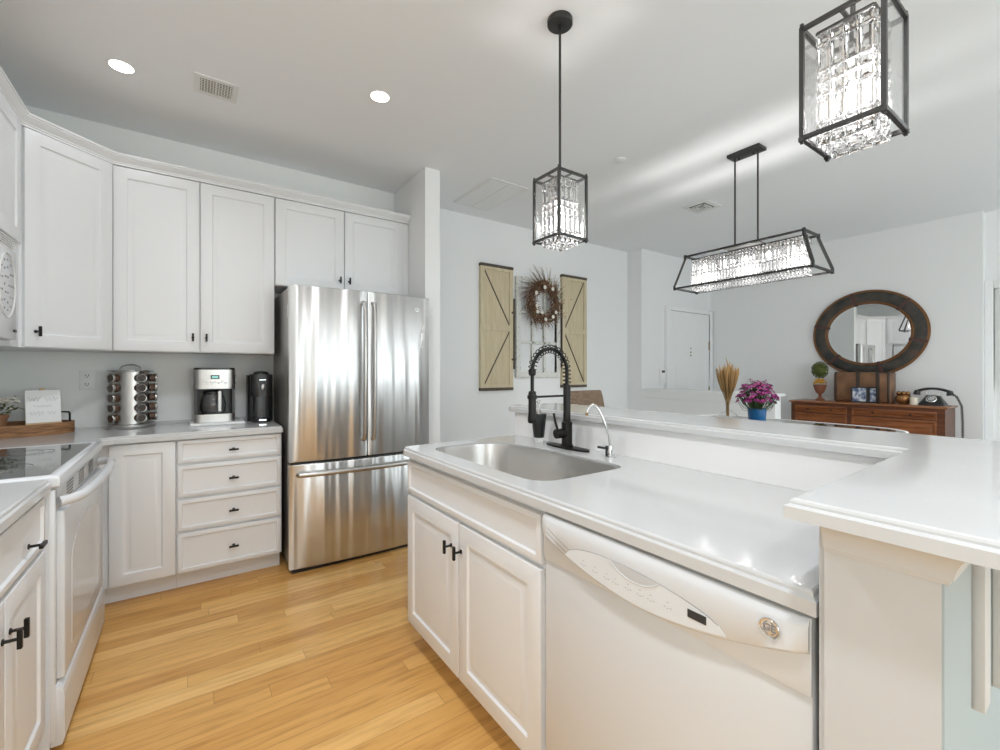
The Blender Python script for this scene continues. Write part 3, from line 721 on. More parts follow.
# ------------------------------------------------------------------ faucets
FXc, FYc = 1.385, 1.455
c = thing('faucet', (FXc, FYc, 0.914), 'matte black spring pull-down kitchen faucet behind the sink', 'faucet')
pl = [(0.026 * (1 if k < 13 else -1) * abs(math.sin(a)) ** 0.8 if False else 0.030 * math.cos(a), 0.135 * math.sin(a)) for k, a in enumerate([2 * PI * j / 40 for j in range(40)])]
MB().prism([(FXc + a, FYc + b) for a, b in pl], 0.9145, 0.923, 'z', 0.002).obj('deck_plate', 'black', c)
MB().lathe([(0, 0.923), (0.029, 0.923), (0.029, 0.930), (0.024, 0.933), (0.024, 1.030), (0.020, 1.034), (0.0165, 1.036), (0.0165, 1.195), (0.013, 1.200), (0, 1.200)], (FXc, FYc, 0)).obj('body', 'black', c)
mb = MB(); mb.cyl((FXc, FYc, 0.985), (FXc - 0.062, FYc + 0.004, 0.982), 0.021, n=24)
mb.obj('valve', 'black', c)
MB().tube([(FXc - 0.050, FYc + 0.006, 0.998), (FXc - 0.055, FYc + 0.014, 1.03), (FXc - 0.062, FYc + 0.020, 1.072)], [0.006, 0.0055, 0.005], 10).obj('lever', 'black', c)
R0 = 0.1
path = [Vector((FXc, FYc, z)) for z in (1.198, 1.215, 1.235, 1.255)] + arc((FXc - R0, FYc, 1.256), R0, 0, PI, 24)[1:]
hose = path + [Vector((FXc - 2 * R0, FYc, z)) for z in (1.24, 1.21, 1.18, 1.165)]
MB().tube(hose, 0.0078, 12).obj('hose', 'black', c)
# coil spring
N_ = 21; pp = []
L = [0]
for a, b in zip(path, path[1:]): L.append(L[-1] + (b - a).length)
tot = L[-1]; steps = N_ * 12
for i in range(steps + 1):
    s_ = tot * i / steps; j = 0
    while j < len(L) - 2 and L[j + 1] < s_: j += 1
    f_ = (s_ - L[j]) / (L[j + 1] - L[j]); p = path[j].lerp(path[j + 1], f_); t_ = (path[j + 1] - path[j]).normalized()
    n1 = Vector((0, 1, 0)); n2 = t_.cross(n1); an = 2 * PI * N_ * i / steps
    pp.append(p + 0.0175 * (math.cos(an) * n1 + math.sin(an) * n2))
MB().tube(pp, 0.0021, 6).obj('spring', 'black', c)
X2 = FXc - 2 * R0
MB().lathe([(0, 1.27), (0.012, 1.27), (0.0155, 1.265), (0.0155, 1.245), (0.011, 1.240), (0, 1.24)], (X2, FYc, 0)).obj('collar', 'black', c)
MB().lathe([(0, 1.175), (0.013, 1.175), (0.0165, 1.168), (0.0165, 1.085), (0.019, 1.06), (0.019, 1.045), (0.015, 1.04), (0, 1.04)], (X2, FYc, 0)).obj('spray_head', 'black', c)
MB().tube([(FXc, FYc, 1.150), (X2 + 0.015, FYc, 1.150)], 0.0045, 10).obj('docking_arm', 'black', c)
MB().lathe([(0.0172, 1.158), (0.0205, 1.158), (0.0205, 1.142), (0.0172, 1.142), (0.0172, 1.158)], (X2, FYc, 0)).obj('docking_ring', 'black', c)

c = thing('filter_faucet', (1.385, 1.205, 0.914), 'small chrome gooseneck filtered water tap right of the black faucet', 'faucet')
MB().lathe([(0, 0.9145), (0.023, 0.9145), (0.023, 0.918), (0.012, 0.922), (0.011, 0.955), (0.008, 0.962), (0, 0.962)], (1.385, 1.205, 0)).obj('base', 'chrome', c)
nk = [(1.385, 1.205, 0.96), (1.382, 1.208, 0.99), (1.374, 1.215, 1.03), (1.363, 1.224, 1.07), (1.352, 1.233, 1.10), (1.343, 1.241, 1.118), (1.334, 1.248, 1.125), (1.325, 1.255, 1.120), (1.318, 1.261, 1.105), (1.314, 1.264, 1.090)]
MB().tube(nk, 0.0048, 10).obj('neck', 'chrome', c)
MB().cyl((1.314, 1.264, 1.092), (1.313, 1.265, 1.080), 0.006, n=12).obj('tip', 'brass', c)
mb = MB(); mb.cyl((1.38, 1.205, 0.948), (1.355, 1.245, 0.952), 0.005, n=10); mb.cyl((1.379, 1.215, 0.92), (1.379, 1.215, 0.958), 0.008, n=12); mb.obj('lever', 'bplastic', c)

c = thing('soap_dispenser', (1.36, 1.62, 0.914), 'black tapered soap dispenser with chrome pump beside the faucet', 'soap dispenser')
MB().lathe([(0, 0.9145), (0.021, 0.9145), (0.023, 0.93), (0.024, 0.945), (0, 0.945)], (1.36, 1.62, 0)).obj('foot', 'glass', c)
MB().lathe([(0, 0.9455), (0.025, 0.9455), (0.030, 0.99), (0.037, 1.052), (0.036, 1.058), (0, 1.058)], (1.36, 1.62, 0)).obj('tumbler', 'bplastic', c)
mb = MB().lathe([(0, 1.058), (0.013, 1.058), (0.013, 1.070), (0.005, 1.074), (0.005, 1.105), (0.010, 1.108), (0.010, 1.118), (0, 1.12)], (1.36, 1.62, 0)); mb.tube([(1.36, 1.62, 1.113), (1.33, 1.61, 1.113), (1.322, 1.607, 1.106)], 0.0035, 8)
mb.obj('pump', 'chrome', c)
# ------------------------------------------------------------------ things on the back worktop
CT = 0.914
# serving board under the coffee maker
o = MB().box(0.000, 0.298, 3.345, 3.62, CT + 0.0005, CT + 0.016, 0.004).obj('serving_board', 'paper', root=(0.18, 3.47, CT)); tag(o, 'flat white board under the coffee maker', 'board')
# drip coffee maker
zb = CT + 0.0165; cx, cy = 0.133, 3.50
c = thing('coffee_maker', (cx, cy, zb), 'stainless and black drip coffee maker on the back counter', 'coffee maker')
def rr(x0, x1, y0, y1, r): return [tuple(p) for p in rounded([(x0, y0), (x1, y0), (x1, y1), (x0, y1)], r, 5)]
MB().prism(rr(cx - 0.112, cx + 0.112, cy - 0.12, cy + 0.10, 0.04), zb, zb + 0.052, 'z').obj('base', 'steel_plain', c)
MB().prism(rr(cx - 0.110, cx + 0.110, cy + 0.02, cy + 0.10, 0.012), zb + 0.052, zb + 0.215, 'z').obj('back_column', 'bplastic', c)
for x0, x1 in ((cx - 0.112, cx - 0.094), (cx + 0.098, cx + 0.112)): MB().box(x0, x1, cy - 0.07, cy + 0.05, zb + 0.052, zb + 0.215).obj('side_post', 'bplastic', c)
hd = MB().prism(rr(cx - 0.114, cx + 0.114, cy - 0.122, cy + 0.10, 0.045), zb + 0.215, zb + 0.338, 'z').obj('brew_head', 'steel_plain', c)
MB().prism(rr(cx - 0.112, cx + 0.112, cy - 0.118, cy + 0.10, 0.045), zb + 0.338, zb + 0.350, 'z').obj('lid', 'bplastic', c)
MB().box(cx - 0.024, cx + 0.024, cy - 0.1245, cy - 0.12, zb + 0.278, zb + 0.303).obj('display', 'bplastic', hd)
MB().box(cx - 0.017, cx + 0.017, cy - 0.1255, cy - 0.1245, zb + 0.284, zb + 0.297).obj('display_screen', 'lcd', hd)
mb = MB()
for k in range(7): mb.cyl((cx - 0.057 + 0.019 * k, cy - 0.1225, zb + 0.252 + 0.007 * (k % 2)), (cx - 0.057 + 0.019 * k, cy - 0.1245, zb + 0.252 + 0.007 * (k % 2)), 0.006, n=12)
mb.obj('button', 'appl_shade', hd)
cf = MB().lathe([(0, 0.0), (0.060, 0.0), (0.070, 0.02), (0.072, 0.06), (0.062, 0.105), (0.052, 0.125), (0.05, 0.125), (0.060, 0.10), (0.069, 0.06), (0.067, 0.022), (0.058, 0.004), (0, 0.004)], (cx - 0.008, cy - 0.045, zb + 0.054)).obj('carafe', 'glass', c)
MB().lathe([(0, 0.125), (0.054, 0.125), (0.054, 0.142), (0.03, 0.15), (0, 0.15)], (cx - 0.008, cy - 0.045, zb + 0.054)).obj('carafe_lid', 'bplastic', cf)
MB().box(cx + 0.016, cx + 0.034, cy - 0.142, cy - 0.122, zb + 0.070, zb + 0.20, 0.005).box(cx + 0.016, cx + 0.034, cy - 0.13, cy - 0.06, zb + 0.185, zb + 0.20, 0.004).obj('carafe_handle', 'white', cf)
# pod coffee machine
cx, cy = 0.402, 3.49; zb = CT + 0.001
c = thing('pod_coffee_machine', (cx, cy, zb), 'black pod coffee machine beside the refrigerator', 'coffee machine')
MB().prism(rr(cx - 0.078, cx + 0.078, cy - 0.03, cy + 0.11, 0.03), zb, zb + 0.315, 'z', 0.004).obj('body', 'bplastic', c)
hd = MB().prism([tuple(p) for p in rounded([(cx - 0.066, cy - 0.12), (cx + 0.066, cy - 0.12), (cx + 0.066, cy), (cx - 0.066, cy)], [0.045, 0.045, 0.01, 0.01])], zb + 0.175, zb + 0.322, 'z', 0.004).obj('brew_head', 'bplastic', c)
MB().lathe([(0.048, 0.0), (0.046, 0.014), (0.03, 0.022), (0, 0.024)], (cx, cy - 0.05, zb + 0.32)).obj('dome_lid', 'bplastic', c)
MB().prism([tuple(p) for p in rounded([(cx - 0.05, cy - 0.10), (cx + 0.05, cy - 0.10), (cx + 0.05, cy - 0.02), (cx - 0.05, cy - 0.02)], 0.03)], zb + 0.03, zb + 0.175, 'z').obj('spout_column', mat('charcoal plastic', (0.03, 0.03, 0.033), 0.25), c)
MB().sph((cx + 0.002, cy - 0.128, zb + 0.235), 0.017, 14, (0.9, 0.5, 1.4)).obj('spout', 'steel_plain', hd)
MB().lathe([(0, 0), (0.060, 0), (0.062, 0.006), (0.062, 0.022), (0.058, 0.028), (0, 0.028)], (cx, cy - 0.07, zb)).obj('cup_tray', 'bplastic', c)
MB().box(cx - 0.022, cx + 0.022, cy - 0.134, cy - 0.130, zb + 0.010, zb + 0.020).obj('tray_badge', 'chrome', c)
MB().box(cx - 0.02, cx + 0.02, cy - 0.1315, cy - 0.1295, zb + 0.283, zb + 0.287).obj('head_badge', 'chrome', c)
mb = MB().lathe([(0, 0), (0.030, 0), (0.034, 0.2), (0, 0.2)], (cx + 0.060, cy + 0.150, zb + 0.01)); mb.obj('water_tank', 'glass', c)

# spice carousel
cx, cy = -0.298, 3.545
c = thing('spice_rack', (cx, cy, CT), 'revolving stainless spice rack with jar columns on the back counter', 'spice rack')
MB().lathe([(0, 0.001), (0.120, 0.001), (0.122, 0.006), (0.122, 0.020), (0.116, 0.026), (0, 0.026)], (cx, cy, CT), 40).obj('turntable_base', 'steel_plain', c)
MB().lathe([(0, 0.342), (0.112, 0.342), (0.114, 0.346), (0.112, 0.350), (0, 0.350)], (cx, cy, CT), 40).obj('top_plate', 'steel_plain', c)
toc = Vector((-cx, -cy, 0)).normalized(); rt = Vector((-toc.y, toc.x, 0))
def pdir(deg): a = math.radians(deg); return toc * math.cos(a) + rt * math.sin(a)
pts = []
for q in range(5):
    for dlt in (-27, 27): pts.append(Vector((cx, cy, 0)) + pdir(-12 + 72 * q + dlt) * 0.088)
mb = MB(); mb.prism([(p.x, p.y) for p in pts], CT + 0.026, CT + 0.342, 'z'); mb.obj('column', 'steel_plain', c)
hh = [Vector((cx, cy, CT + 0.349)) + rt * (0.055 * math.cos(a)) + Vector((0, 0, 0.036 * math.sin(a))) for a in [PI * k / 14 for k in range(15)]]
MB().tube(hh, 0.004, 8).obj('carry_handle', 'steel_plain', c)
jar0 = None
for q, cw in enumerate(('left', 'centre', 'right')):
    dv = pdir(-48 + 72 * q)
    for r_, rw in enumerate(('bottom', 'second-lowest', 'middle', 'second-highest', 'top')):
        z = CT + 0.062 + r_ * 0.0605
        loc = Vector((cx, cy, z)) + dv * 0.0885
        if jar0 is None:
            jar0 = MB().lathe([(0, 0), (0.0235, 0), (0.0235, 0.026), (0.022, 0.028), (0, 0.028)], n=20).obj('spice_jar', 'spice')
            MB().lathe([(0, 0.0282), (0.0265, 0.0282), (0.0275, 0.030), (0.0275, 0.037), (0.0255, 0.0395), (0.0225, 0.0385), (0.0215, 0.036), (0, 0.036)], n=24).obj('lid', 'steel_plain', jar0)
            mb = MB(); mb.lathe([(0, 0.0362), (0.0205, 0.0362), (0.0205, 0.0368), (0, 0.0368)], n=20); mb.obj('lid_insert', mat('dark lid glass', (0.06, 0.045, 0.035), 0.15), jar0)
            j = jar0
        else: j = copy_tree(jar0)
        j.location = loc; j.rotation_mode = 'QUATERNION'; j.rotation_quaternion = dv.to_track_quat('Z', 'Y')
        tag(j, '%s brown spice jar in the %s column of the spice rack' % (rw, cw), 'spice jar', 'spice jars in the revolving rack')

# oval barn-wood tray
cx, cy = -0.800, 3.47; A_, B_ = 0.26, 0.165
el = [(cx + A_ * math.cos(2 * PI * k / 56), cy + B_ * math.sin(2 * PI * k / 56)) for k in range(56)]
ei = [(cx + (A_ - 0.012) * math.cos(2 * PI * k / 56), cy + (B_ - 0.012) * math.sin(2 * PI * k / 56)) for k in range(56)]
c = thing('tray', (cx, cy, CT), 'oval rustic wooden tray with black handles on the corner counter', 'tray')
mb = MB()
mb.loops([[(x, y, z) for x, y in e] for e, z in ((el, CT + 0.001), (el, CT + 0.062), (ei, CT + 0.062), (ei, CT + 0.012))]); mb.obj('rim', 'barn', c)
MB().prism(ei, CT + 0.002, CT + 0.013, 'z').obj('base', 'darkwood', c)
for sgn in (1, -1):
    p0 = Vector((cx + sgn * 0.238, cy + 0.015, CT + 0.05)); p1 = Vector((cx + sgn * 0.150, cy + 0.118, CT + 0.05)); up = Vector((0, 0, 0.062)); e_ = (p1 - p0).normalized() * 0.008
    MB().tube([p0, p0 + up * .9, p0 + up + e_, p1 + up - e_, p1 + up * .9, p1], 0.0048, 8).obj('handle', 'black', c)
# sign on small easel
sx, sy = -0.655, 3.425; zb = CT + 0.0135
c = thing('sign', (sx, sy, zb), 'small square white sign with faint script on a wooden easel', 'sign')
TL = Matrix.Translation((sx, sy, zb + 0.050)) @ Matrix.Rotation(math.radians(18), 4, 'Z') @ Matrix.Rotation(math.radians(-12), 4, 'X')
MB().box(-0.069, 0.069, 0, 0.012, 0.0, 0.180, 0.001, 1, TL).obj('panel', 'paper', c)
mb = MB(); mb.box(-0.071, 0.071, -0.008, 0.022, -0.014, 0.0, 0.001, 1, TL); mb.obj('easel_ledge', 'easel', c)
mb = MB(); mb.box(-0.011, 0.011, 0.013, 0.022, -0.01, 0.194, 0.001, 1, TL)
for s_ in (-1, 1): mb.tube([(sx + s_ * 0.05, sy + 0.0, zb + 0.025), (sx + s_ * 0.07, sy - 0.015, zb + 0.003)], 0.006, 8)
mb.tube([(sx, sy + 0.055, zb + 0.15), (sx, sy + 0.10, zb + 0.003)], 0.006, 8)
mb.obj('easel', 'easel', c)
mb = MB(); rs = random.Random(5)
def script_line(z, x0, x1, amp, seed):
    rs = random.Random(seed); pts = []; n = int((x1 - x0) / 0.0022)
    for k in range(n):
        a = k * 0.95
        pts.append(TL @ Vector((x0 + (x1 - x0) * k / n + 0.0025 * math.sin(a * 1.0), -0.0008, z + amp * math.sin(a) * (0.5 + rs.random() * 0.7))))
    mb.tube(pts, 0.0007, 4)
script_line(0.132, -0.060, -0.008, 0.013, 1); script_line(0.128, 0.006, 0.060, 0.012, 2)
script_line(0.092, -0.040, 0.035, 0.006, 3); script_line(0.052, -0.055, 0.004, 0.012, 4); script_line(0.052, 0.014, 0.05, 0.009, 6)
mb.obj('script', mat('pale grey script', (0.5, 0.5, 0.5), 0.6), c)
# potted flowers on the tray
px, py = -0.845, 3.44
c = thing('potted_flowers', (px, py, zb), 'white flowers in a small terracotta pot at left frame edge', 'potted plant')
MB().lathe([(0, 0), (0.036, 0), (0.050, 0.085), (0.055, 0.085), (0.055, 0.10), (0.048, 0.10), (0.045, 0.085), (0, 0.085)], (px, py, zb)).obj('pot', 'terracotta', c)
rs = random.Random(3); mb = MB(); mb2 = MB(); mb3 = MB()
for k in range(70):
    a = rs.random() * 2 * PI; e = rs.random() ** 0.6; r_ = 0.095 * e
    p = Vector((px + r_ * math.cos(a), py + r_ * math.sin(a), zb + 0.11 + 0.075 * rs.random()))
    d_ = Vector((rs.uniform(-1, 1), rs.uniform(-1, 1), rs.uniform(-.3, 1))).normalized() * 0.022; s_ = d_.orthogonal().normalized() * 0.008
    f = [p, p + d_ * .5 + s_, p + d_, p + d_ * .5 - s_]; mb.bm.faces.new([mb.bm.verts.new(q) for q in f])
    if k < 22: mb2.tube([(px, py, zb + 0.085), (px + (p.x - px) * .4, py + (p.y - py) * .4, zb + 0.11), tuple(p)], 0.0015, 5)
for k in range(16):
    a = k * 2.4; r_ = 0.085 * math.sqrt((k + 0.5) / 16)
    p = Vector((px + r_ * math.cos(a), py + r_ * math.sin(a), zb + 0.165 - 2.5 * r_ * r_ + 0.03 * rs.random()))
    for q in range(6):
        b_ = q * PI / 3; mb3.ico(p + Vector((0.013 * math.cos(b_), 0.013 * math.sin(b_), 0.004 * (q % 2))), 0.012, 1, (1, 1, 0.7))
mb.obj('foliage', 'moss', c); mb2.obj('stem', 'stem', c); mb3.obj('blossom', 'cotton', c)
MB().tube([(px + .05, py, zb + .12), (px + 0.09, py, zb + 0.135), (px + 0.115, py - 0.01, zb + 0.125)], 0.0018, 5).obj('twig', 'twig', c)

def outlet(name, x, z, y, lab):
    c = thing(name, (x, y, z), lab, 'outlet', 'wall outlets on the kitchen backsplash')
    MB().box(x - 0.036, x + 0.036, y - 0.006, y, z - 0.06, z + 0.06, 0.003).obj('cover_plate', 'white', c)
    for s_ in (1, -1):
        f = MB().box(x - 0.017, x + 0.017, y - 0.0085, y - 0.005, z + s_ * 0.026 - 0.015, z + s_ * 0.026 + 0.015, 0.002).obj('receptacle', 'white', c)
        MB().box(x - 0.008, x - 0.005, y - 0.0092, y - 0.008, z + s_ * 0.026 - 0.003, z + s_ * 0.026 + 0.008).box(x + 0.005, x + 0.008, y - 0.0092, y - 0.008, z + s_ * 0.026 - 0.003, z + s_ * 0.026 + 0.008).cyl((x, y - 0.0092, z + s_ * 0.026 - 0.008), (x, y - 0.008, z + s_ * 0.026 - 0.008), 0.003, n=10).obj('slot', 'dark', f)
outlet('wall_outlet', -0.515, 1.205, YB, 'white wall outlet between the sign and the spice rack')
outlet('wall_outlet', 0.262, 1.20, YB, 'white wall outlet between the two coffee machines')

# ------------------------------------------------------------------ ceiling fittings
def canlight(x, y, lab, pw=2):
    c = thing('recessed_light', (x, y, CH), lab, 'ceiling light', 'round recessed lights in the ceiling')
    MB().lathe([(0.048, -0.001), (0.060, -0.001), (0.062, -0.003), (0.058, -0.005), (0.048, -0.003), (0.048, -0.001)], (x, y, CH), 36).obj('trim_ring', 'white', c)
    MB().lathe([(0, -0.002), (0.049, -0.002), (0.049, -0.0035), (0, -0.005)], (x, y, CH), 36).obj('lens', 'lamp', c)
    spot((x, y, CH - 0.03), pw)
canlight(-0.283, 2.93, 'lit round recessed ceiling light above the corner cabinets')
canlight(0.873, 2.42, 'lit round recessed ceiling light above the refrigerator')
def place_vent(x0, x1, y0, y1, lab, kind):
    c = thing('ceiling_vent', ((x0 + x1) / 2, (y0 + y1) / 2, CH), lab, 'vent'); z = CH
    if kind == 'register':
        mb = MB().box(x0 - 0.028, x0, y0 - 0.028, y1 + 0.028, z - 0.006, z).box(x1, x1 + 0.028, y0 - 0.028, y1 + 0.028, z - 0.006, z).box(x0, x1, y0 - 0.028, y0, z - 0.006, z).box(x0, x1, y1, y1 + 0.028, z - 0.006, z)
        mb.box((x0 + x1) / 2 - 0.004, (x0 + x1) / 2 + 0.004, y0, y1, z - 0.0065, z); mb.obj('frame', 'ventmetal', c)
        MB().box(x0, x1, y0, y1, z - 0.0015, z).obj('backing', 'vent_dark', c)
        mb = MB(); n = 11
        for k in range(n):
            x = x0 + (x1 - x0) * (k + 0.5) / n; mb.box(x - 0.0022, x + 0.0022, y0, y1, z - 0.006, z - 0.002)
        for k in range(1, 8): y = y0 + (y1 - y0) * k / 8; mb.box(x0, x1, y - 0.0012, y + 0.0012, z - 0.0055, z - 0.003)
        mb.obj('slat', 'ventmetal', c)
        MB().box(x1 + 0.006, x1 + 0.012, (y0 + y1) / 2 - 0.006, (y0 + y1) / 2 + 0.006, z - 0.014, z - 0.006).obj('lever', 'ventmetal', c)
    elif kind == 'return':
        MB().box(x0, x1, y0, y1, z - 0.006, z, 0.002).obj('frame', 'ventmetal', c)
        mb = MB(); n = 22; xm = (x0 + x1) / 2
        for a, b in ((x0 + 0.03, xm - 0.008), (xm + 0.008, x1 - 0.03)):
            for k in range(n):
                y = y0 + 0.035 + (y1 - y0 - 0.07) * k / (n - 1); mb.box(a, b, y - 0.004, y + 0.007, z - 0.0085, z - 0.0065)
        mb.obj('slat', 'ceiling', c)
    else:
        MB().box(x0, x1, y0, y1, z - 0.005, z, 0.002).obj('frame', 'ventmetal', c)
        MB().box(x0 + 0.05, x1 - 0.05, y0 + 0.05, y1 - 0.05, z - 0.006, z - 0.004).obj('backing', 'dark', c)
        mb = MB()
        for k in range(3):
            i = 0.062 + 0.025 * k
            for (a, b, e, f) in ((x0 + i, x1 - i, y0 + i, y0 + i + 0.012), (x0 + i, x1 - i, y1 - i - 0.012, y1 - i), (x0 + i, x0 + i + 0.012, y0 + i, y1 - i), (x1 - i - 0.012, x1 - i, y0 + i, y1 - i)):
                if b > a and f > e: mb.box(a, b, e, f, z - 0.012, z - 0.005)
        mb.obj('louvre', 'ventmetal', c)
for x, y, lab, pw in ((0.6, -0.9, 'added unseen recessed fill light over the near end of the kitchen', 13), (0.15, 0.10, 'added unseen recessed fill light over the kitchen aisle beside the island', 34), (0.08, 1.75, 'added unseen recessed fill light over the kitchen aisle before the oven', 24), (2.6, -1.3, 'added unseen recessed fill light over the seating side of the bar', 3), (3.6, -0.9, 'added unseen recessed fill light in the dining area near the rear windows', 34)):  # recessed lights added out of view as fill for kitchen and dining
    canlight(x, y, lab, pw)
place_vent(0.045, 0.190, 2.795, 2.925, 'brown-slotted register on the ceiling beside the left recessed light', 'register')
place_vent(1.96, 2.34, 2.92, 3.55, 'large white return air grille on the ceiling near the fridge wall', 'return')
place_vent(3.79, 4.06, 2.19, 2.44, 'square louvred supply vent on the ceiling left of the chandelier', 'supply')
o = MB().lathe([(0, 0), (0.045, 0), (0.045, -0.004), (0.038, -0.007), (0, -0.008)], (2.572, 2.146, CH), 30).obj('sprinkler_cover', 'ceiling', root=(2.572, 2.146, CH)); tag(o, 'small round sprinkler cover on the ceiling', 'sprinkler cover')

# ------------------------------------------------------------------ pendants
def crystal(mb, c, U, W, N, w_, h_, t=0.010):
    """faceted flat crystal: rectangular girdle, raised table on both faces"""
    c = Vector(c); R = []
    for n_, k in ((-t / 2, 0.45), (0, 1.0), (t / 2, 0.45)):
        a = w_ / 2 * k if k < 1 else w_ / 2; b = h_ / 2 - (w_ / 2 * (1 - k))
        R.append([c + N * n_ + U * x + W * z for x, z in ((-a, -b), (a, -b), (a, b), (-a, b))])
    mb.loops(R)
def pendant(px, py, z0, z1, lab, powr):
    c = thing('pendant_light', (px, py, CH), lab, 'pendant light', 'crystal lantern pendants over the bar')
    a = 0.080; bt = 0.0048
    MB().lathe([(0, 0), (0.054, 0), (0.055, -0.003), (0.055, -0.022), (0.052, -0.025), (0, -0.025)], (px, py, CH), 36).obj('canopy', 'frame', c)
    mb = MB().cyl((px, py, CH - 0.025), (px, py, z1), 0.0055, n=12); mb.cyl((px, py, CH - 0.045), (px, py, CH - 0.025), 0.009, n=12); mb.obj('rod', 'frame', c)
    mb = MB()
    for sx_ in (-1, 1):
        for sy_ in (-1, 1):
            x, y = px + sx_ * a, py + sy_ * a
            mb.box(x - bt, x + bt, y - bt, y + bt, z0, z1)
            mb.box(x - 0.0035, x + 0.0035, y - 0.0035, y + 0.0035, z0 - 0.009, z1 + 0.009); mb.box(x - 0.006, x + 0.006, y - 0.006, y + 0.006, z0 - 0.004, z0 + 0.006)
    for z in (z0 + bt, z1 - bt):
        for s_ in (-1, 1):
            mb.box(px - a, px + a, py + s_ * a - bt, py + s_ * a + bt, z - bt, z + bt); mb.box(px + s_ * a - bt, px + s_ * a + bt, py - a, py + a, z - bt, z + bt)
    mb.box(px - a, px + a, py - 0.004, py + 0.004, z1 - 0.008, z1 - 0.002); mb.box(px - 0.004, px + 0.004, py - a, py + a, z1 - 0.008, z1 - 0.002)
    mb.obj('frame', 'frame', c)
    for s_ in (-1, 1):
        MB().box(px - a + bt, px + a - bt, py + s_ * a - 0.001, py + s_ * a + 0.001, z0 + 0.01, z1 - 0.01).obj('glass_pane', 'pane', c)
        MB().box(px + s_ * a - 0.001, px + s_ * a + 0.001, py - a + bt, py + a - bt, z0 + 0.01, z1 - 0.01).obj('glass_pane', 'pane', c)
    zi = z1 - 0.022; q = 0.056
    mb = MB()
    for s_ in (-1, 1):
        mb.box(px - q, px + q, py + s_ * q - 0.003, py + s_ * q + 0.003, zi, zi + 0.005); mb.box(px + s_ * q - 0.003, px + s_ * q + 0.003, py - q, py + q, zi, zi + 0.005)
    mb.box(px - 0.012, px + 0.012, py - 0.012, py + 0.012, zi - 0.035, z1 - 0.002); mb.box(px - q, px + q, py - 0.004, py + 0.004, zi, zi + 0.004)
    mb.obj('crystal_holder', 'frame', c)
    # crystals: four sides, four columns, rows of squares and long bars
    Zt = zi - 0.002; hs = (0.024, 0.058, 0.026, 0.026, 0.058, 0.024, 0.024); sc_ = (zi - (z0 - 0.022)) / sum(hs) * 0.985
    wv_ = 2 * q / 4
    for U, N in (((1, 0, 0), (0, -1, 0)), ((1, 0, 0), (0, 1, 0)), ((0, 1, 0), (-1, 0, 0)), ((0, 1, 0), (1, 0, 0))):
        U = Vector(U); N = Vector(N); W_ = Vector((0, 0, 1))
        for k in range(4):
            mb = MB(); z = Zt
            for h in hs:
                h *= sc_; ctr = Vector((px, py, 0)) + N * q + U * (wv_ * (k - 1.5)); ctr.z = z - h / 2
                crystal(mb, ctr, U, W_, N, wv_ * 0.94, h * 0.96, 0.011); z -= h
            mb.obj('crystal_strand', 'crystal', c, 0)
    for k in range(4):
        mb = MB()
        for j in range(3):
            ctr = Vector((px - q * 0.72 + q * 0.48 * k, py - q * 0.6 + q * 0.6 * j, z0 - 0.008))
            crystal(mb, ctr, Vector((1, 0, 0)), Vector((0, 1, 0)), Vector((0, 0, 1)), wv_ * 0.9, q * 0.56, 0.014)
        mb.obj('bottom_crystal', 'crystal', c, 0)
    zc = (z0 + z1) / 2 + 0.015
    MB().sph((px, py, zc), 0.014, 12, (1, 1, 2.2)).obj('bulb', 'bulb', c)
    l = bpy.data.lights.new('pendant_bulb', 'POINT'); l.energy = powr * 1.3; l.shadow_soft_size = 0.03; l.color = (1.0, 0.97, 0.96)
    lo = bpy.data.objects.new('pendant_bulb', l); COL.objects.link(lo); lo.location = (px, py, zc - 0.06)
    return c
pendant(1.33, 1.441, 1.825, 2.105, 'lit crystal lantern pendant above the black faucet, fully in view', 3)
pendant(1.33, 0.393, 1.835, 2.115, 'lit crystal lantern pendant cropped at the top right of the photo', 3)

# linear chandelier
cx, cy = 3.197, 1.555; zb_, zt_ = 1.890, 2.128
c = thing('chandelier', (cx, cy, CH), 'long black trapezoid chandelier with crystal curtain above the dining table', 'chandelier')
MB().box(cx - 0.055, cx + 0.055, cy - 0.110, cy + 0.110, CH - 0.022, CH, 0.002).obj('canopy', 'frame', c)
for s_ in (-1, 1):
    mb = MB(); mb.cyl((cx, cy + s_ * 0.078, CH - 0.022), (cx, cy + s_ * 0.078, zt_), 0.006, n=10); mb.obj('rod', 'frame', c)
MB().sph((cx, cy - .05, CH - 0.032), 0.008, 10).sph((cx, cy + .05, CH - 0.032), 0.008, 10).obj('canopy_screw', 'frame', c)
wt, lt, wb, lb = 0.108, 0.398, 0.150, 0.460
Tp = [(-wt, -lt), (wt, -lt), (wt, lt), (-wt, lt)]; Bp = [(-wb, -lb), (wb, -lb), (wb, lb), (-wb, lb)]
def bar(mb, p, q_, r=0.0065):
    p = Vector(p); q_ = Vector(q_); d_ = q_ - p; m_ = Matrix.Translation((p + q_) / 2) @ d_.to_track_quat('Z', 'Y').to_matrix().to_4x4()
    mb.box(-r, r, -r, r, -d_.length / 2, d_.length / 2, 0, 1, m_)
mb = MB()
for k in range(4):
    a = Tp[k]; b = Tp[(k + 1) % 4]; e = Bp[k]; f = Bp[(k + 1) % 4]
    bar(mb, (cx + a[0], cy + a[1], zt_), (cx + b[0], cy + b[1], zt_)); bar(mb, (cx + e[0], cy + e[1], zb_), (cx + f[0], cy + f[1], zb_))
    # bent end legs: short drop, then splay
    mid = (cx + a[0] * 1.02, cy + a[1] * 1.0, zt_ - 0.02)
    bar(mb, (cx + a[0], cy + a[1], zt_ + 0.012), mid, 0.0075); bar(mb, mid, (cx + e[0], cy + e[1], zb_ + 0.02), 0.0075); bar(mb, (cx + e[0], cy + e[1], zb_ + 0.022), (cx + e[0], cy + e[1], zb_ - 0.012), 0.0075)
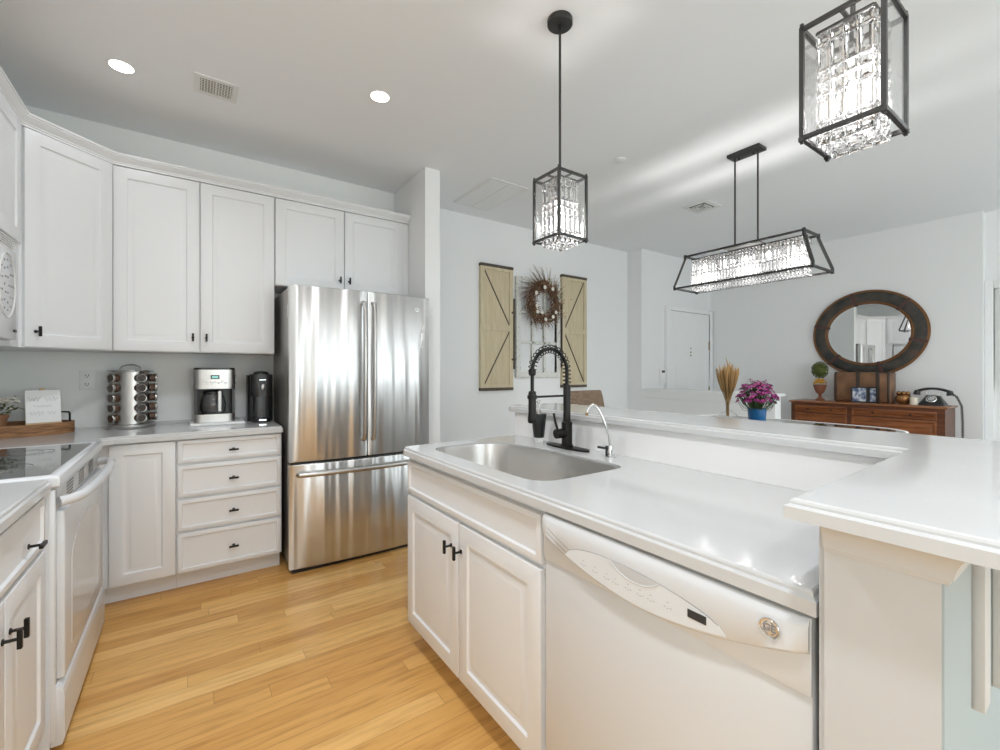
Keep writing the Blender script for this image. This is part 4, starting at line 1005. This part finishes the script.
mb.box(cx - wt, cx + wt, cy - 0.12, cy + 0.12, zt_ - 0.003, zt_ + 0.006)
mb.obj('frame', 'frame', c)
ri = MB(); qx, ql = 0.062, 0.375
for s_ in (-1, 1): ri.box(cx + s_ * qx - 0.003, cx + s_ * qx + 0.003, cy - ql, cy + ql, zt_ - 0.025, zt_ - 0.018); ri.box(cx - qx, cx + qx, cy + s_ * ql - 0.003, cy + s_ * ql + 0.003, zt_ - 0.025, zt_ - 0.018)
ri.box(cx - 0.012, cx + 0.012, cy - ql, cy + ql, zt_ - 0.024, zt_ - 0.005); ri.obj('crystal_holder', 'frame', c)
n1 = 34
for s_ in (-1, 1):
    for k in range(n1):
        mb = MB(); y = cy - ql + 2 * ql * (k + 0.5) / n1; z = zt_ - 0.026
        for h in (0.020, 0.070, 0.022, 0.070, 0.024, 0.026):
            crystal(mb, (cx + s_ * qx, y, z - h / 2), Vector((0, 1, 0)), Vector((0, 0, 1)), Vector((1, 0, 0)), 2 * ql / n1 * 0.92, h * 0.96, 0.010); z -= h * 1.0
        mb.obj('crystal_strand', 'crystal', c, 0)
for s_ in (-1, 1):
    for k in range(5):
        mb = MB(); x = cx - qx + 2 * qx * (k + 0.5) / 5; z = zt_ - 0.026
        for h in (0.020, 0.070, 0.022, 0.070, 0.024, 0.026):
            crystal(mb, (x, cy + s_ * ql, z - h / 2), Vector((1, 0, 0)), Vector((0, 0, 1)), Vector((0, 1, 0)), 2 * qx / 5 * 0.92, h * 0.96, 0.010); z -= h
        mb.obj('crystal_strand', 'crystal', c, 0)
for k in range(5):
    y = cy - 0.30 + 0.15 * k
    MB().sph((cx, y, zt_ - 0.085), 0.013, 12, (1, 1, 2.2)).obj('bulb', 'bulb', c)
    if k % 2 == 0:
        l = bpy.data.lights.new('chandelier_bulb', 'POINT'); l.energy = 5; l.shadow_soft_size = 0.03; l.color = (1.0, 0.97, 0.96)
        lo = bpy.data.objects.new('chandelier_bulb', l); COL.objects.link(lo); lo.location = (cx, y, zt_ - 0.15)

# ------------------------------------------------------------------ wall decor: shutters, old window, wreath
def shutter(x0, x1, z0, z1, flip, lab):
    yf = YD - 0.028
    c = thing('shutter', ((x0 + x1) / 2, YD, z0), lab, 'shutter', 'wooden shutters on the dining wall')
    MB().box(x0, x1, yf, YD, z0, z1, 0.002).obj('board', 'shutter', c)
    s_ = 0.045; mb = MB(); zm = z0 + (z1 - z0) * 0.50
    mb.box(x0, x0 + s_, yf - 0.010, yf, z0 + 0.03, z1 - 0.03).box(x1 - s_, x1, yf - 0.010, yf, z0 + 0.03, z1 - 0.03)
    mb.box(x0 + s_, x1 - s_, yf - 0.010, yf, zm - 0.03, zm + 0.03).box(x0 + s_, x1 - s_, yf - 0.010, yf, z0 + 0.03, z0 + 0.06).box(x0 + s_, x1 - s_, yf - 0.010, yf, z1 - 0.06, z1 - 0.03)
    mb.obj('stile', 'shutter_line', c)
    mb = MB()
    for a, b, e, f in (((x0 + s_, z1 - 0.065), (x1 - s_, zm + 0.035), 0, 0), ((x1 - s_, zm - 0.035), (x0 + s_, z0 + 0.065), 0, 0)):
        if flip: a, b = (x0 + x1 - a[0], a[1]), (x0 + x1 - b[0], b[1])
        bar(mb, (a[0], yf - 0.003, a[1]), (b[0], yf - 0.003, b[1]), 0.0045)
    mb.obj('brace', 'darkwood', c)
    MB().box(x0 - 0.002, x1 + 0.002, yf - 0.013, YD, z1 - 0.030, z1, 0.002).box(x0 - 0.002, x1 + 0.002, yf - 0.013, YD, z0, z0 + 0.030, 0.002).obj('end_rail', 'darkwood', c)
    return c
sl = shutter(2.375, 2.775, 1.06, 2.345, False, 'tan barn shutter with dark end rails left of the wreath')
sr = shutter(3.475, 3.865, 1.07, 2.365, True, 'tan barn shutter with diagonal braces right of the wreath')
MB().box(2.787, 2.802, YD - 0.035, YD - 0.012, 1.28, 2.02).box(2.755, 2.80, YD - 0.045, YD - 0.035, 1.86, 1.88).box(2.755, 2.80, YD - 0.045, YD - 0.035, 1.37, 1.39).obj('hinge_bar', 'darkwood', sl)
MB().box(3.452, 3.466, YD - 0.05, YD - 0.02, 1.30, 2.02).obj('hinge_bar', 'darkwood', sr)
c = thing('window_frame', (3.12, YD, 1.2), 'weathered white old window frame behind the wreath between shutters', 'window frame')
x0, x1, z0, z1 = 2.822, 3.448, 1.188, 2.268; yf = YD - 0.035
mb = MB(); e = 0.058
mb.box(x0, x0 + e, yf, YD, z0, z1, 0.003).box(x1 - e, x1, yf, YD, z0, z1, 0.003).box(x0 + e, x1 - e, yf, YD, z0, z0 + e, 0.003).box(x0 + e, x1 - e, yf, YD, z1 - e, z1, 0.003)
mb.obj('frame', 'chipped', c)
mb = MB()
for k in (1, 2):
    x = x0 + e + (x1 - x0 - 2 * e) * k / 3; mb.box(x - 0.013, x + 0.013, yf + 0.006, YD - 0.006, z0 + e, z1 - e)
    z = z0 + e + (z1 - z0 - 2 * e) * k / 3; mb.box(x0 + e, x1 - e, yf + 0.006, YD - 0.006, z - 0.013, z + 0.013)
mb.obj('muntin', 'chipped', c)
MB().box(x0 + e - 0.008, x1 - e + 0.008, YD - 0.012, YD - 0.010, z0 + e - 0.008, z1 - e + 0.008).obj('pane', 'pane', c)
# wreath
wx, wy, wz = 3.150, 3.672, 2.005
c = thing('wreath', (wx, wy, wz), 'brown twig wreath with cream blossoms hanging on the old window frame', 'wreath')
rs = random.Random(11); mb = MB(); mb2 = MB(); mb3 = MB()
for k in range(26):
    ph = rs.random() * 2 * PI; R_ = 0.180 + rs.uniform(-0.045, 0.04); pts = []
    for j in range(37):
        a = 2 * PI * j / 36; r_ = R_ + 0.022 * math.sin(5 * a + ph) ; pts.append((wx + r_ * math.cos(a), wy + 0.028 * math.sin(4 * a + ph * 2), wz + r_ * math.sin(a)))
    mb.tube(pts[:-1], 0.0035, 4, True)
mb.obj('ring', 'twig', c)
for k in range(230):
    a = rs.random() * 2 * PI; r_ = 0.18 + rs.uniform(-.04, .05); p = Vector((wx + r_ * math.cos(a), wy + rs.uniform(-.03, .02), wz + r_ * math.sin(a)))
    tilt = a + rs.uniform(0.3, 1.2); d_ = Vector((math.cos(tilt), rs.uniform(-.35, .1), math.sin(tilt)))
    ln = rs.uniform(0.06, 0.15) * (1.5 if math.sin(a) > 0.3 else 1.0); q_ = p + d_ * ln + Vector((0, 0, rs.uniform(-.02, .03)))
    q_.y = min(q_.y, YD - 0.012); mb2.tube([p, p.lerp(q_, .5) + Vector((0, 0, 0.012)), q_], [0.0022, 0.0016, 0.001], 4)
mb2.obj('twigs', 'twig', c)['kind'] = 'stuff'
for nm, m_, cnt, sz in (('leaves', 'twig2', 230, 0.030), ('dry_leaves', 'tan', 130, 0.028), ('green_leaves', 'moss', 60, 0.026)):
    mb = MB()
    for k in range(cnt):
        a = rs.random() * 2 * PI; r_ = 0.185 + rs.gauss(0, .045); p = Vector((wx + r_ * math.cos(a), wy + rs.uniform(-.05, .02), wz + r_ * math.sin(a)))
        if nm == 'dry_leaves': p += Vector((0.05, 0, 0.0))
        d_ = Vector((rs.uniform(-1, 1), rs.uniform(-.6, .6), rs.uniform(-1, 1))).normalized() * sz; s_ = d_.cross(Vector((rs.uniform(-.4, .4), 1, rs.uniform(-.4, .4)))).normalized() * sz * .28
        mb.bm.faces.new([mb.bm.verts.new(q) for q in (p, p + d_ * .5 + s_, p + d_, p + d_ * .5 - s_)])
    mb.obj(nm, m_, c)['kind'] = 'stuff'
for a, r_ in ((200, .13), (222, .155), (265, .17), (300, .16), (322, .15), (150, .15), (100, .14), (60, .15), (240, .12)):
    a = math.radians(a); r_ *= 1.12; p = Vector((wx + r_ * math.cos(a), wy - 0.055, wz + r_ * math.sin(a)))
    mb = MB()
    for q in range(5): b_ = q * 2 * PI / 5; mb.ico(p + Vector((0.011 * math.cos(b_), 0, 0.011 * math.sin(b_))), 0.012, 1, (1, .7, 1))
    mb.obj('blossom', 'cotton', c)

# thermostat / alarm keypad on the foyer wall
c = thing('alarm_keypad', (5.115, 3.54, 1.2), 'small white alarm keypad beside the foyer door', 'keypad')
x = 5.065
MB().box(x - 0.055, x + 0.055, 3.518, 3.54, 1.145, 1.285, 0.004).obj('housing', 'white', c)
MB().box(x - 0.028, x + 0.036, 3.516, 3.518, 1.238, 1.268).obj('screen', 'dark', c)
MB().box(x - 0.060, x + 0.055, 3.510, 3.54, 1.105, 1.142, 0.004).obj('flap', 'white', c)

# ------------------------------------------------------------------ console and the things on it
CX0, CX1, CY0, CY1, CZ = 5.76, 6.20, 0.985, 2.318, 0.920
c = thing('console_cabinet', (5.98, 1.66, 0), 'reddish brown wooden console with drawers under the round mirror', 'console')
MB().box(CX0 + 0.02, CX1 - 0.005, CY0 + 0.02, CY1 - 0.02, 0.12, CZ - 0.022).obj('body', 'cherry_dark', c)
mb = MB(); mb.loops([[(CX0 + i, CY0 + i, z), (CX1, CY0 + i, z), (CX1, CY1 - i, z), (CX0 + i, CY1 - i, z)] for i, z in ((0.012, CZ - 0.022), (0.0, CZ - 0.014), (0.0, CZ - 0.004), (0.005, CZ))]); mb.obj('top', 'cherry_top', c)
for s_ in (CY0 + 0.045, CY1 - 0.045):
    for x in (CX0 + 0.045, CX1 - 0.045):
        MB().lathe([(0, 0), (0.018, 0), (0.022, 0.02), (0.028, 0.08), (0.03, 0.12), (0, 0.12)], (x, s_, 0.0)).obj('foot', 'cherry', c)
ym = 1.74
for y1, y0 in ((CY1 - 0.06, ym + 0.02), (ym - 0.02, CY0 + 0.075)):
    for z0, z1, hh_ in ((0.795, 0.868, True), (0.60, 0.782, False)):
        dr = MB().door((CX0 + 0.0205, y1, z0), (0, -1, 0), (-1, 0, 0), y1 - y0, z1 - z0, 0.012, 0.016, rise=True).obj('drawer', 'cherry', c)
        if hh_:
            for f_ in (0.28, 0.72):
                y = y1 + (y0 - y1) * f_
                MB().sph((CX0 - 0.001, y, (z0 + z1) / 2), 0.011, 10).obj('knob', 'strap', dr)
for y1, y0 in ((CY1 - 0.06, ym + 0.02), (ym - 0.02, CY0 + 0.075)):
    MB().door((CX0 + 0.0205, y1, 0.15), (0, -1, 0), (-1, 0, 0), y1 - y0, 0.43, 0.012, 0.05).obj('door', 'cherry', c)
# mirror: round, wide dark frame with gilt beads
c = thing('wall_mirror', (XR, 1.705, 1.68), 'large round mirror with wide dark embossed frame above the console', 'mirror')
def ringprof(parent, name, m_, prof, a_, b_, n=72):
    mb = MB(); R = []
    for d_, x in prof:
        R.append([(XR - x, 1.705 + (a_ - d_) * math.cos(2 * PI * k / n), 1.68 + (b_ - d_) * math.sin(2 * PI * k / n)) for k in range(n)])
    R.append(R[0]); mb.loops(R, False, False); return mb.obj(name, m_, parent)
MW, MH = 0.518, 0.480
ringprof(c, 'frame', 'leather_dark', [(0.0, 0.001), (0.0, 0.022), (0.02, 0.032), (0.08, 0.036), (0.13, 0.028), (0.15, 0.018), (0.15, 0.001)], MW, MH)
for nm, d_, x in (('outer_bead', 0.012, 0.034), ('outer_bead', 0.001, 0.026), ('inner_bead', 0.142, 0.024), ('inner_bead', 0.128, 0.030)):
    mb = MB(); mb.tube([(XR - x, 1.705 + (MW - d_) * math.cos(2 * PI * k / 72), 1.68 + (MH - d_) * math.sin(2 * PI * k / 72)) for k in range(72)], 0.006, 6, True); mb.obj(nm, mat('worn gilt bead', (0.24, 0.11, 0.04), 0.4, 0.4), c)
for k in range(6):
    a = 2 * PI * k / 6 + 0.25
    mb = MB(); mb.box(0, 0.152, -0.015, 0.015, 0, 0.010, 0.003, 1, Matrix.Translation((XR - 0.030, 1.705 + (MW - 0.152) * math.cos(a), 1.68 + (MH - 0.152) * math.sin(a))) @ Matrix(((0, 0, -1, 0), (math.cos(a), -math.sin(a), 0, 0), (math.sin(a), math.cos(a), 0, 0), (0, 0, 0, 1))))
    mb.obj('frame_band', mat('dark red leather band', (0.08, 0.035, 0.03), 0.5), c)
gl = [(1.705 + (MW - 0.145) * math.cos(2 * PI * k / 72), 1.68 + (MH - 0.145) * math.sin(2 * PI * k / 72)) for k in range(72)]
MB().loops([[(XR - e_ - 0.013 * (y_ - 1.705), y_, z_) for y_, z_ in gl] for e_ in (0.007, 0.013)]).obj('glass', 'mirror', c)

# topiary
tx, ty = 6.03, 2.095
c = thing('topiary', (tx, ty, CZ), 'green topiary ball with yellow flowers in a red brown urn', 'topiary')
MB().lathe([(0, 0.001), (0.045, 0.001), (0.048, 0.012), (0.030, 0.022), (0.014, 0.045), (0.018, 0.055), (0.014, 0.065), (0.040, 0.090), (0.055, 0.130), (0.066, 0.170), (0.070, 0.182), (0.058, 0.182), (0.05, 0.172), (0, 0.165)], (tx, ty, CZ)).obj('urn', 'urn', c)
rs = random.Random(8); mb = MB()
for k in range(46):
    a = rs.random() * 2 * PI; r_ = 0.062 * math.sqrt(rs.random()); mb.ico((tx + r_ * math.cos(a), ty + r_ * math.sin(a), CZ + 0.195 + 0.055 * rs.random()), 0.014, 1, (1, 1, .6))
mb.obj('yellow_flowers', 'yellow', c)
mb = MB(); mb.ico((tx, ty, CZ + 0.352), 0.066, 2, (1, 1, 1.25))
for k in range(420):
    d_ = Vector((rs.gauss(0, 1), rs.gauss(0, 1), rs.gauss(0, 1))).normalized(); p = Vector((tx + 0.066 * d_.x, ty + 0.066 * d_.y, CZ + 0.352 + 0.083 * d_.z))
    q_ = p + (d_ + Vector((rs.uniform(-.7, .7), rs.uniform(-.7, .7), rs.uniform(-.7, .7)))).normalized() * 0.024; s_ = (q_ - p).orthogonal().normalized() * 0.006
    mb.bm.faces.new([mb.bm.verts.new(v_) for v_ in (p, p.lerp(q_, .5) + s_, q_, p.lerp(q_, .5) - s_)])
mb.obj('foliage_ball', 'moss', c)
# suitcase chest
c = thing('suitcase', (6.0, 1.67, CZ), 'brown leather suitcase chest with dark straps on the console', 'suitcase')
sx0, sx1, sy0, sy1, sz0, sz1 = 5.97, 6.15, 1.44, 1.945, CZ + 0.001, CZ + 0.325
MB().box(sx0, sx1, sy0, sy1, sz0, sz1, 0.022, 4).obj('body', 'leather', c)
for y in (1.55, 1.72): MB().box(sx0 - 0.004, sx1 + 0.004, y - 0.017, y + 0.017, sz0 - 0.0005, sz1 + 0.004, 0.002).obj('strap', 'strap', c)
for y in (sy0, sy1): MB().box(sx0 - 0.003, sx1 + 0.003, y + (0.012 if y == sy0 else -0.034), y + (0.034 if y == sy0 else -0.012), sz0 - 0.0004, sz1 + 0.003, 0.004, 2).obj('end_binding', 'strap', c)
MB().tube([(6.06, 1.585, sz1 + 0.002), (6.06, 1.595, sz1 + 0.03), (6.06, 1.635, sz1 + 0.038), (6.06, 1.675, sz1 + 0.03), (6.06, 1.685, sz1 + 0.002)], 0.004, 6).obj('handle', 'strap', c)
MB().tube([(6.06, 1.75, sz1 + 0.002), (6.06, 1.77, sz1 + 0.03), (6.06, 1.80, sz1 + 0.002)], 0.004, 6).obj('handle', 'strap', c)
# double photo frame
c = thing('photo_frame', (5.93, 1.63, CZ), 'hinged black double photo frame leaning before the suitcase', 'photo frame')
for y1, y0, ang in ((1.765, 1.625, 14), (1.620, 1.535, -14)):
    w_ = y1 - y0; R_ = Matrix.Translation((5.93, (y0 + y1) / 2, CZ + 0.001)) @ Matrix.Rotation(math.radians(ang), 4, 'Z')
    mb = MB(); e = 0.013; H_f = 0.168
    mb.box(-0.008, 0.008, -w_ / 2, -w_ / 2 + e, 0, H_f, 0, 1, R_).box(-0.008, 0.008, w_ / 2 - e, w_ / 2, 0, H_f, 0, 1, R_).box(-0.008, 0.008, -w_ / 2 + e, w_ / 2 - e, 0, e, 0, 1, R_).box(-0.008, 0.008, -w_ / 2 + e, w_ / 2 - e, H_f - e, H_f, 0, 1, R_)
    f = mb.obj('frame', 'bplastic', c)
    MB().box(-0.002, 0.003, -w_ / 2 + e, w_ / 2 - e, e, H_f - e, 0, 1, R_).obj('photo', 'photo', f)
# bowl with spheres
bx, by = 6.02, 1.355
c = thing('bowl', (bx, by, CZ), 'bronze round bowl beside the suitcase on the console', 'bowl')
MB().lathe([(0, 0.001), (0.036, 0.001), (0.05, 0.015), (0.066, 0.05), (0.060, 0.08), (0.050, 0.092), (0.064, 0.104), (0.060, 0.104), (0.046, 0.090), (0.055, 0.06), (0.04, 0.02), (0, 0.015)], (bx, by, CZ)).obj('body', 'gold', c)
g0 = None
for k, (dx, dy) in enumerate(((-0.024, 0.03), (-0.028, -0.008), (-0.018, -0.038), (0.03, 0.005))):
    o = MB().ico((0, 0, 0), 0.021, 2).obj('decor_ball', 'gold') if g0 is None else copy_tree(g0)
    g0 = g0 or o; o.location = (bx + dx, by + dy, CZ + 0.113)
    tag(o, ('bronze decorative ball heaped in the bowl, nearest the suitcase', 'bronze decorative ball at the front middle of the bowl', 'bronze decorative ball in the bowl, nearest the candle', 'bronze decorative ball at the back of the bowl')[k], 'decorative ball', 'decorative balls in the bronze bowl')
o = MB().lathe([(0, 0.001), (0.031, 0.001), (0.033, 0.07), (0.030, 0.073), (0.026, 0.066), (0, 0.066)], (5.97, 1.262, CZ)).obj('candle', 'cream', root=(5.97, 1.262, CZ)); tag(o, 'short cream candle between the bowl and the telephone', 'candle')
# rotary telephone
tx, ty, tz = 6.03, 1.135, CZ + 0.001
c = thing('telephone', (tx, ty, tz), 'black vintage rotary telephone with coiled cord on the console', 'telephone')
mb = MB()
def hexr(wx_, wy_, z, ox=0): return [tuple(p) + (z,) for p in rounded([(tx + ox - wx_, ty - wy_), (tx + ox + wx_, ty - wy_), (tx + ox + wx_, ty + wy_), (tx + ox - wx_, ty + wy_)], 0.02, 4)]
mb.loops([hexr(0.085, 0.095, tz), hexr(0.085, 0.095, tz + 0.012), hexr(0.065, 0.080, tz + 0.04), hexr(0.045, 0.060, tz + 0.075, 0.01), hexr(0.032, 0.050, tz + 0.098, 0.018)]); mb.obj('body', 'bplastic', c)
mb = MB()
for s_ in (-1, 1): mb.box(tx - 0.02, tx + 0.04, ty + s_ * 0.045 - 0.007, ty + s_ * 0.045 + 0.007, tz + 0.09, tz + 0.135, 0.003)
mb.box(tx - 0.01, tx + 0.03, ty - 0.045, ty + 0.045, tz + 0.09, tz + 0.11, 0.003); mb.obj('cradle', 'chrome', c)
Rd = Matrix.Translation((tx - 0.058, ty, tz + 0.062)) @ Matrix.Rotation(math.radians(-48), 4, 'Y')
dl = MB().lathe([(0, 0), (0.040, 0), (0.042, 0.004), (0.038, 0.008), (0.018, 0.009), (0, 0.010)], mtx=Rd, n=30).obj('dial', 'chrome', c)
mb = MB()
for k in range(10):
    a = 2 * PI * k / 12; p = Rd @ Vector((0.029 * math.cos(a), 0.029 * math.sin(a), 0.0075)); q_ = Rd @ Vector((0.029 * math.cos(a), 0.029 * math.sin(a), 0.0095)); mb.cyl(p, q_, 0.0055, n=10)
mb.obj('finger_hole', 'bplastic', dl)
mb = MB(); pts = []; rad = []
for k in range(17):
    s_ = -1 + 2 * k / 16; pts.append((tx + 0.01, ty + 0.118 * s_, tz + 0.165 - 0.030 * s_ * s_)); rad.append(0.011 + 0.004 * abs(s_))
mb.tube(pts, rad, 12)
for s_ in (-1, 1): mb.cyl((tx + 0.01, ty + s_ * 0.116, tz + 0.145), (tx + 0.01, ty + s_ * 0.122, tz + 0.100), 0.020, 0.030, 16)
mb.obj('handset', 'bplastic', c)
cord = [Vector((tx + 0.01, ty - 0.125, tz + 0.115)), Vector((tx, 0.972, tz + 0.10)), Vector((tx, 0.952, tz + 0.05)), Vector((tx, 0.935, tz + 0.0)), Vector((tx, 0.93, tz - 0.15)), Vector((tx, 0.93, tz - 0.45)), Vector((tx + 0.05, 0.95, tz - 0.62))]
pp = []; seg = 30; tot = 0
for a, b in zip(cord, cord[1:]):
    nseg = max(4, int((b - a).length / 0.0022))
    for i in range(nseg):
        p = a.lerp(b, i / nseg); t_ = (b - a).normalized(); n1_ = Vector((1, 0, 0)); n2_ = t_.cross(n1_).normalized(); an = tot; tot += 2 * PI / 6.5
        pp.append(p + 0.009 * (math.cos(an) * n1_ + math.sin(an) * n2_))
MB().tube(pp, 0.0035, 5).obj('coiled_cord', 'bplastic', c)

# ------------------------------------------------------------------ dining table, chairs, flowers
tcx, tcy, tzt = 2.89, 1.31, 0.918
c = thing('dining_table', (tcx, tcy, 0), 'counter-height glass dining table with rounded corners and thin dark rim behind the bar', 'table')
tp_ = rounded([(2.35, 0.70), (3.43, 0.70), (3.43, 1.92), (2.35, 1.92)], 0.26, 10)
ti_ = offset_poly(tp_, 0.012); tj_ = offset_poly(tp_, 0.0125)
MB().prism([tuple(p) for p in tj_], tzt - 0.010, tzt - 0.0005, 'z').obj('glass_top', 'glass', c)
MB().loops([[(p.x, p.y, z) for p in q] for q, z in ((ti_, tzt - 0.020), (tp_, tzt - 0.020), (tp_, tzt - 0.006), (ti_, tzt - 0.006), (ti_, tzt - 0.020))], False, False).obj('rim', 'black', c)
MB().loops([[(p.x, p.y, z) for p in q] for q, z in ((ti_, tzt - 0.0055), (tp_, tzt - 0.0055), (tp_, tzt + 0.002), (ti_, tzt + 0.002), (ti_, tzt - 0.0055))], False, False).obj('rim_trim', 'white', c)
MB().lathe([(0, 0.001), (0.28, 0.001), (0.28, 0.02), (0.06, 0.05), (0.045, 0.1), (0.045, 0.80), (0.22, 0.885), (0.22, 0.9075), (0, 0.9075)], (tcx, tcy, 0), 40).obj('pedestal', 'black', c)
def dchair(x, y, rz, lab):
    """woven counter chair, built facing +Y (back at -Y) around its own origin"""
    c = thing('dining_chair', (0, 0, 0), lab, 'chair')
    MB().box(-0.21, 0.21, -0.20, 0.20, 0.60, 0.645, 0.015, 3).obj('seat', 'woven', c)
    mb = MB(); R = []
    for z, w_, yy in ((0.64, 0.185, -0.20), (0.80, 0.19, -0.225), (0.95, 0.185, -0.245), (1.06, 0.175, -0.26), (1.105, 0.165, -0.268), (1.112, 0.155, -0.27)):
        R.append([(-w_, yy - 0.014, z), (w_, yy - 0.014, z), (w_, yy + 0.014, z), (-w_, yy + 0.014, z)])
    mb.loops(R); mb.obj('backrest', 'woven', c)
    for sx_ in (-1, 1):
        for sy_ in (-1, 1):
            MB().tube([(sx_ * 0.18, sy_ * 0.17, 0.60), (sx_ * 0.195, sy_ * 0.19, 0.0)], [0.018, 0.013], 8).obj('leg', 'darkwood', c)
    mb = MB()
    for s_ in (-1, 1): mb.tube([(-0.19, s_ * 0.183, 0.25), (0.19, s_ * 0.183, 0.25)], 0.009, 8); mb.tube([(s_ * 0.19, -0.183, 0.25), (s_ * 0.19, 0.183, 0.25)], 0.009, 8)
    mb.obj('stretcher', 'darkwood', c)
    c.location = (x, y, 0); c.rotation_euler = (0, 0, rz); return c
dchair(2.46, 2.12, PI, 'woven wicker counter chair with back showing above the bar')

# wheat in a glass vase
vx, vy = 3.15, 1.66; zt = tzt + 0.0005
c = thing('vase', (vx, vy, zt), 'clear flared glass vase beside the blue flower pot', 'vase')
MB().lathe([(0, 0.0), (0.085, 0.0), (0.088, 0.004), (0.055, 0.035), (0.022, 0.058), (0.017, 0.085), (0.020, 0.115), (0.018, 0.115), (0.014, 0.085), (0.018, 0.06), (0.05, 0.038), (0.07, 0.012), (0, 0.006)], (vx, vy, zt), 32).obj('body', 'pane', c)
c2 = thing('wheat_bouquet', (vx, vy, zt + 0.10), 'tall dried wheat bouquet standing in the clear glass vase', 'dried flowers')
rs = random.Random(4); mb = MB(); mb2 = MB()
for k in range(75):
    a = rs.random() * 2 * PI; s_ = math.sqrt(rs.random()); r_ = 0.076 * s_; h = 0.375 + 0.03 * rs.uniform(-1, 1) - 0.05 * s_
    b0 = Vector((vx + 0.008 * math.cos(a) * s_, vy + 0.008 * math.sin(a) * s_, zt + 0.02)); nk_ = Vector((vx + 0.012 * math.cos(a) * s_, vy + 0.012 * math.sin(a) * s_, zt + 0.115)); tp = Vector((vx + r_ * math.cos(a), vy + r_ * math.sin(a), zt + h))
    mb.tube([b0, nk_, nk_.lerp(tp, .5), tp], 0.0015, 4)
    d_ = (tp - nk_).normalized(); hd_ = tp - d_ * 0.13
    mb2.tube([hd_, hd_.lerp(tp, .3), hd_.lerp(tp, .75), tp, tp + d_ * 0.018], [0.002, 0.0065, 0.0065, 0.003, 0.0005], 5)
    for q in range(3):
        e_ = Vector((rs.uniform(-1, 1), rs.uniform(-1, 1), 0.8)).normalized(); mb2.tube([hd_.lerp(tp, .5), hd_.lerp(tp, .7) + e_ * 0.02 + d_ * 0.03], [0.001, 0.0005], 3)
mb2.tube([(vx, vy, zt + 0.3), (vx + 0.002, vy + .004, zt + 0.40), (vx - 0.004, vy + .012, zt + 0.445)], [0.002, 0.004, 0.0006], 5)
mb.obj('stalks', 'wheat', c2); mb2.obj('wheat_heads', 'wheat', c2)
MB().lathe([(0.016, -0.01), (0.018, 0), (0.016, 0.01)], (vx, vy, zt + 0.13)).obj('tie', 'tan', c2)
# magenta flowers in blue pot
fx, fy_ = 3.04, 1.41
c = thing('potted_flowers', (fx, fy_, zt), 'magenta daisies in a blue glazed pot on the dining table', 'potted plant')
MB().lathe([(0, 0), (0.046, 0), (0.050, 0.01), (0.055, 0.095), (0.052, 0.097), (0.048, 0.085), (0, 0.08)], (fx, fy_, zt)).obj('pot', 'bluepot', c)
rs = random.Random(9); st = MB(); fl = MB(); f2 = MB(); lf = MB(); ce = MB()
for k in range(150):
    a = k * 2.39996; r_ = 0.125 * math.sqrt((k + .5) / 150); z = zt + 0.190 + 0.075 * (1 - (r_ / 0.125) ** 2) + rs.uniform(-.02, .02)
    if r_ > 0.09: z -= rs.uniform(0, 0.05)
    z += rs.uniform(-.012, .012); p = Vector((fx + r_ * math.cos(a), fy_ + r_ * math.sin(a), z)); nrm = Vector((math.cos(a) * r_ * 7, math.sin(a) * r_ * 7, 1)).normalized()
    st.tube([(fx + r_ * .25 * math.cos(a), fy_ + r_ * .25 * math.sin(a), zt + 0.08), (fx + r_ * .7 * math.cos(a), fy_ + r_ * .7 * math.sin(a), z - 0.06), tuple(p)], 0.0014, 4)
    u = nrm.orthogonal().normalized(); v_ = nrm.cross(u); R_ = rs.uniform(0.014, 0.019); tgt = fl if k % 3 else f2
    for q in range(13):
        b_ = 2 * PI * q / 13; d_ = u * math.cos(b_) + v_ * math.sin(b_); s_ = (v_ * math.cos(b_) - u * math.sin(b_)) * R_ * .26
        tip = p + d_ * R_ - nrm * R_ * rs.uniform(.05, .35); tgt.bm.faces.new([tgt.bm.verts.new(x_) for x_ in (p, p + d_ * R_ * .6 + s_, tip, p + d_ * R_ * .6 - s_)])
    ce.ico(p + nrm * 0.001, 0.0045, 1)
for k in range(60):
    a = rs.random() * 2 * PI; r_ = rs.uniform(0.02, 0.085); p = Vector((fx + r_ * math.cos(a), fy_ + r_ * math.sin(a), zt + rs.uniform(0.10, 0.20)))
    d_ = Vector((math.cos(a), math.sin(a), rs.uniform(-.3, .8))).normalized() * 0.028; s_ = d_.cross(Vector((0, 0, 1))).normalized() * 0.008
    lf.bm.faces.new([lf.bm.verts.new(x_) for x_ in (p, p + d_ * .5 + s_, p + d_, p + d_ * .5 - s_)])
st.obj('stems', 'stem', c); fl.obj('blossoms', 'magenta', c); f2.obj('dark_blossoms', 'magenta2', c); lf.obj('leaves', 'moss', c); ce.obj('flower_centres', 'magenta2', c)['kind'] = 'stuff'

for o in COL.objects:
    if o.parent is None and o.name.split('.')[0] == 'wall_cabinet': o['group'] = 'white wall cabinets'
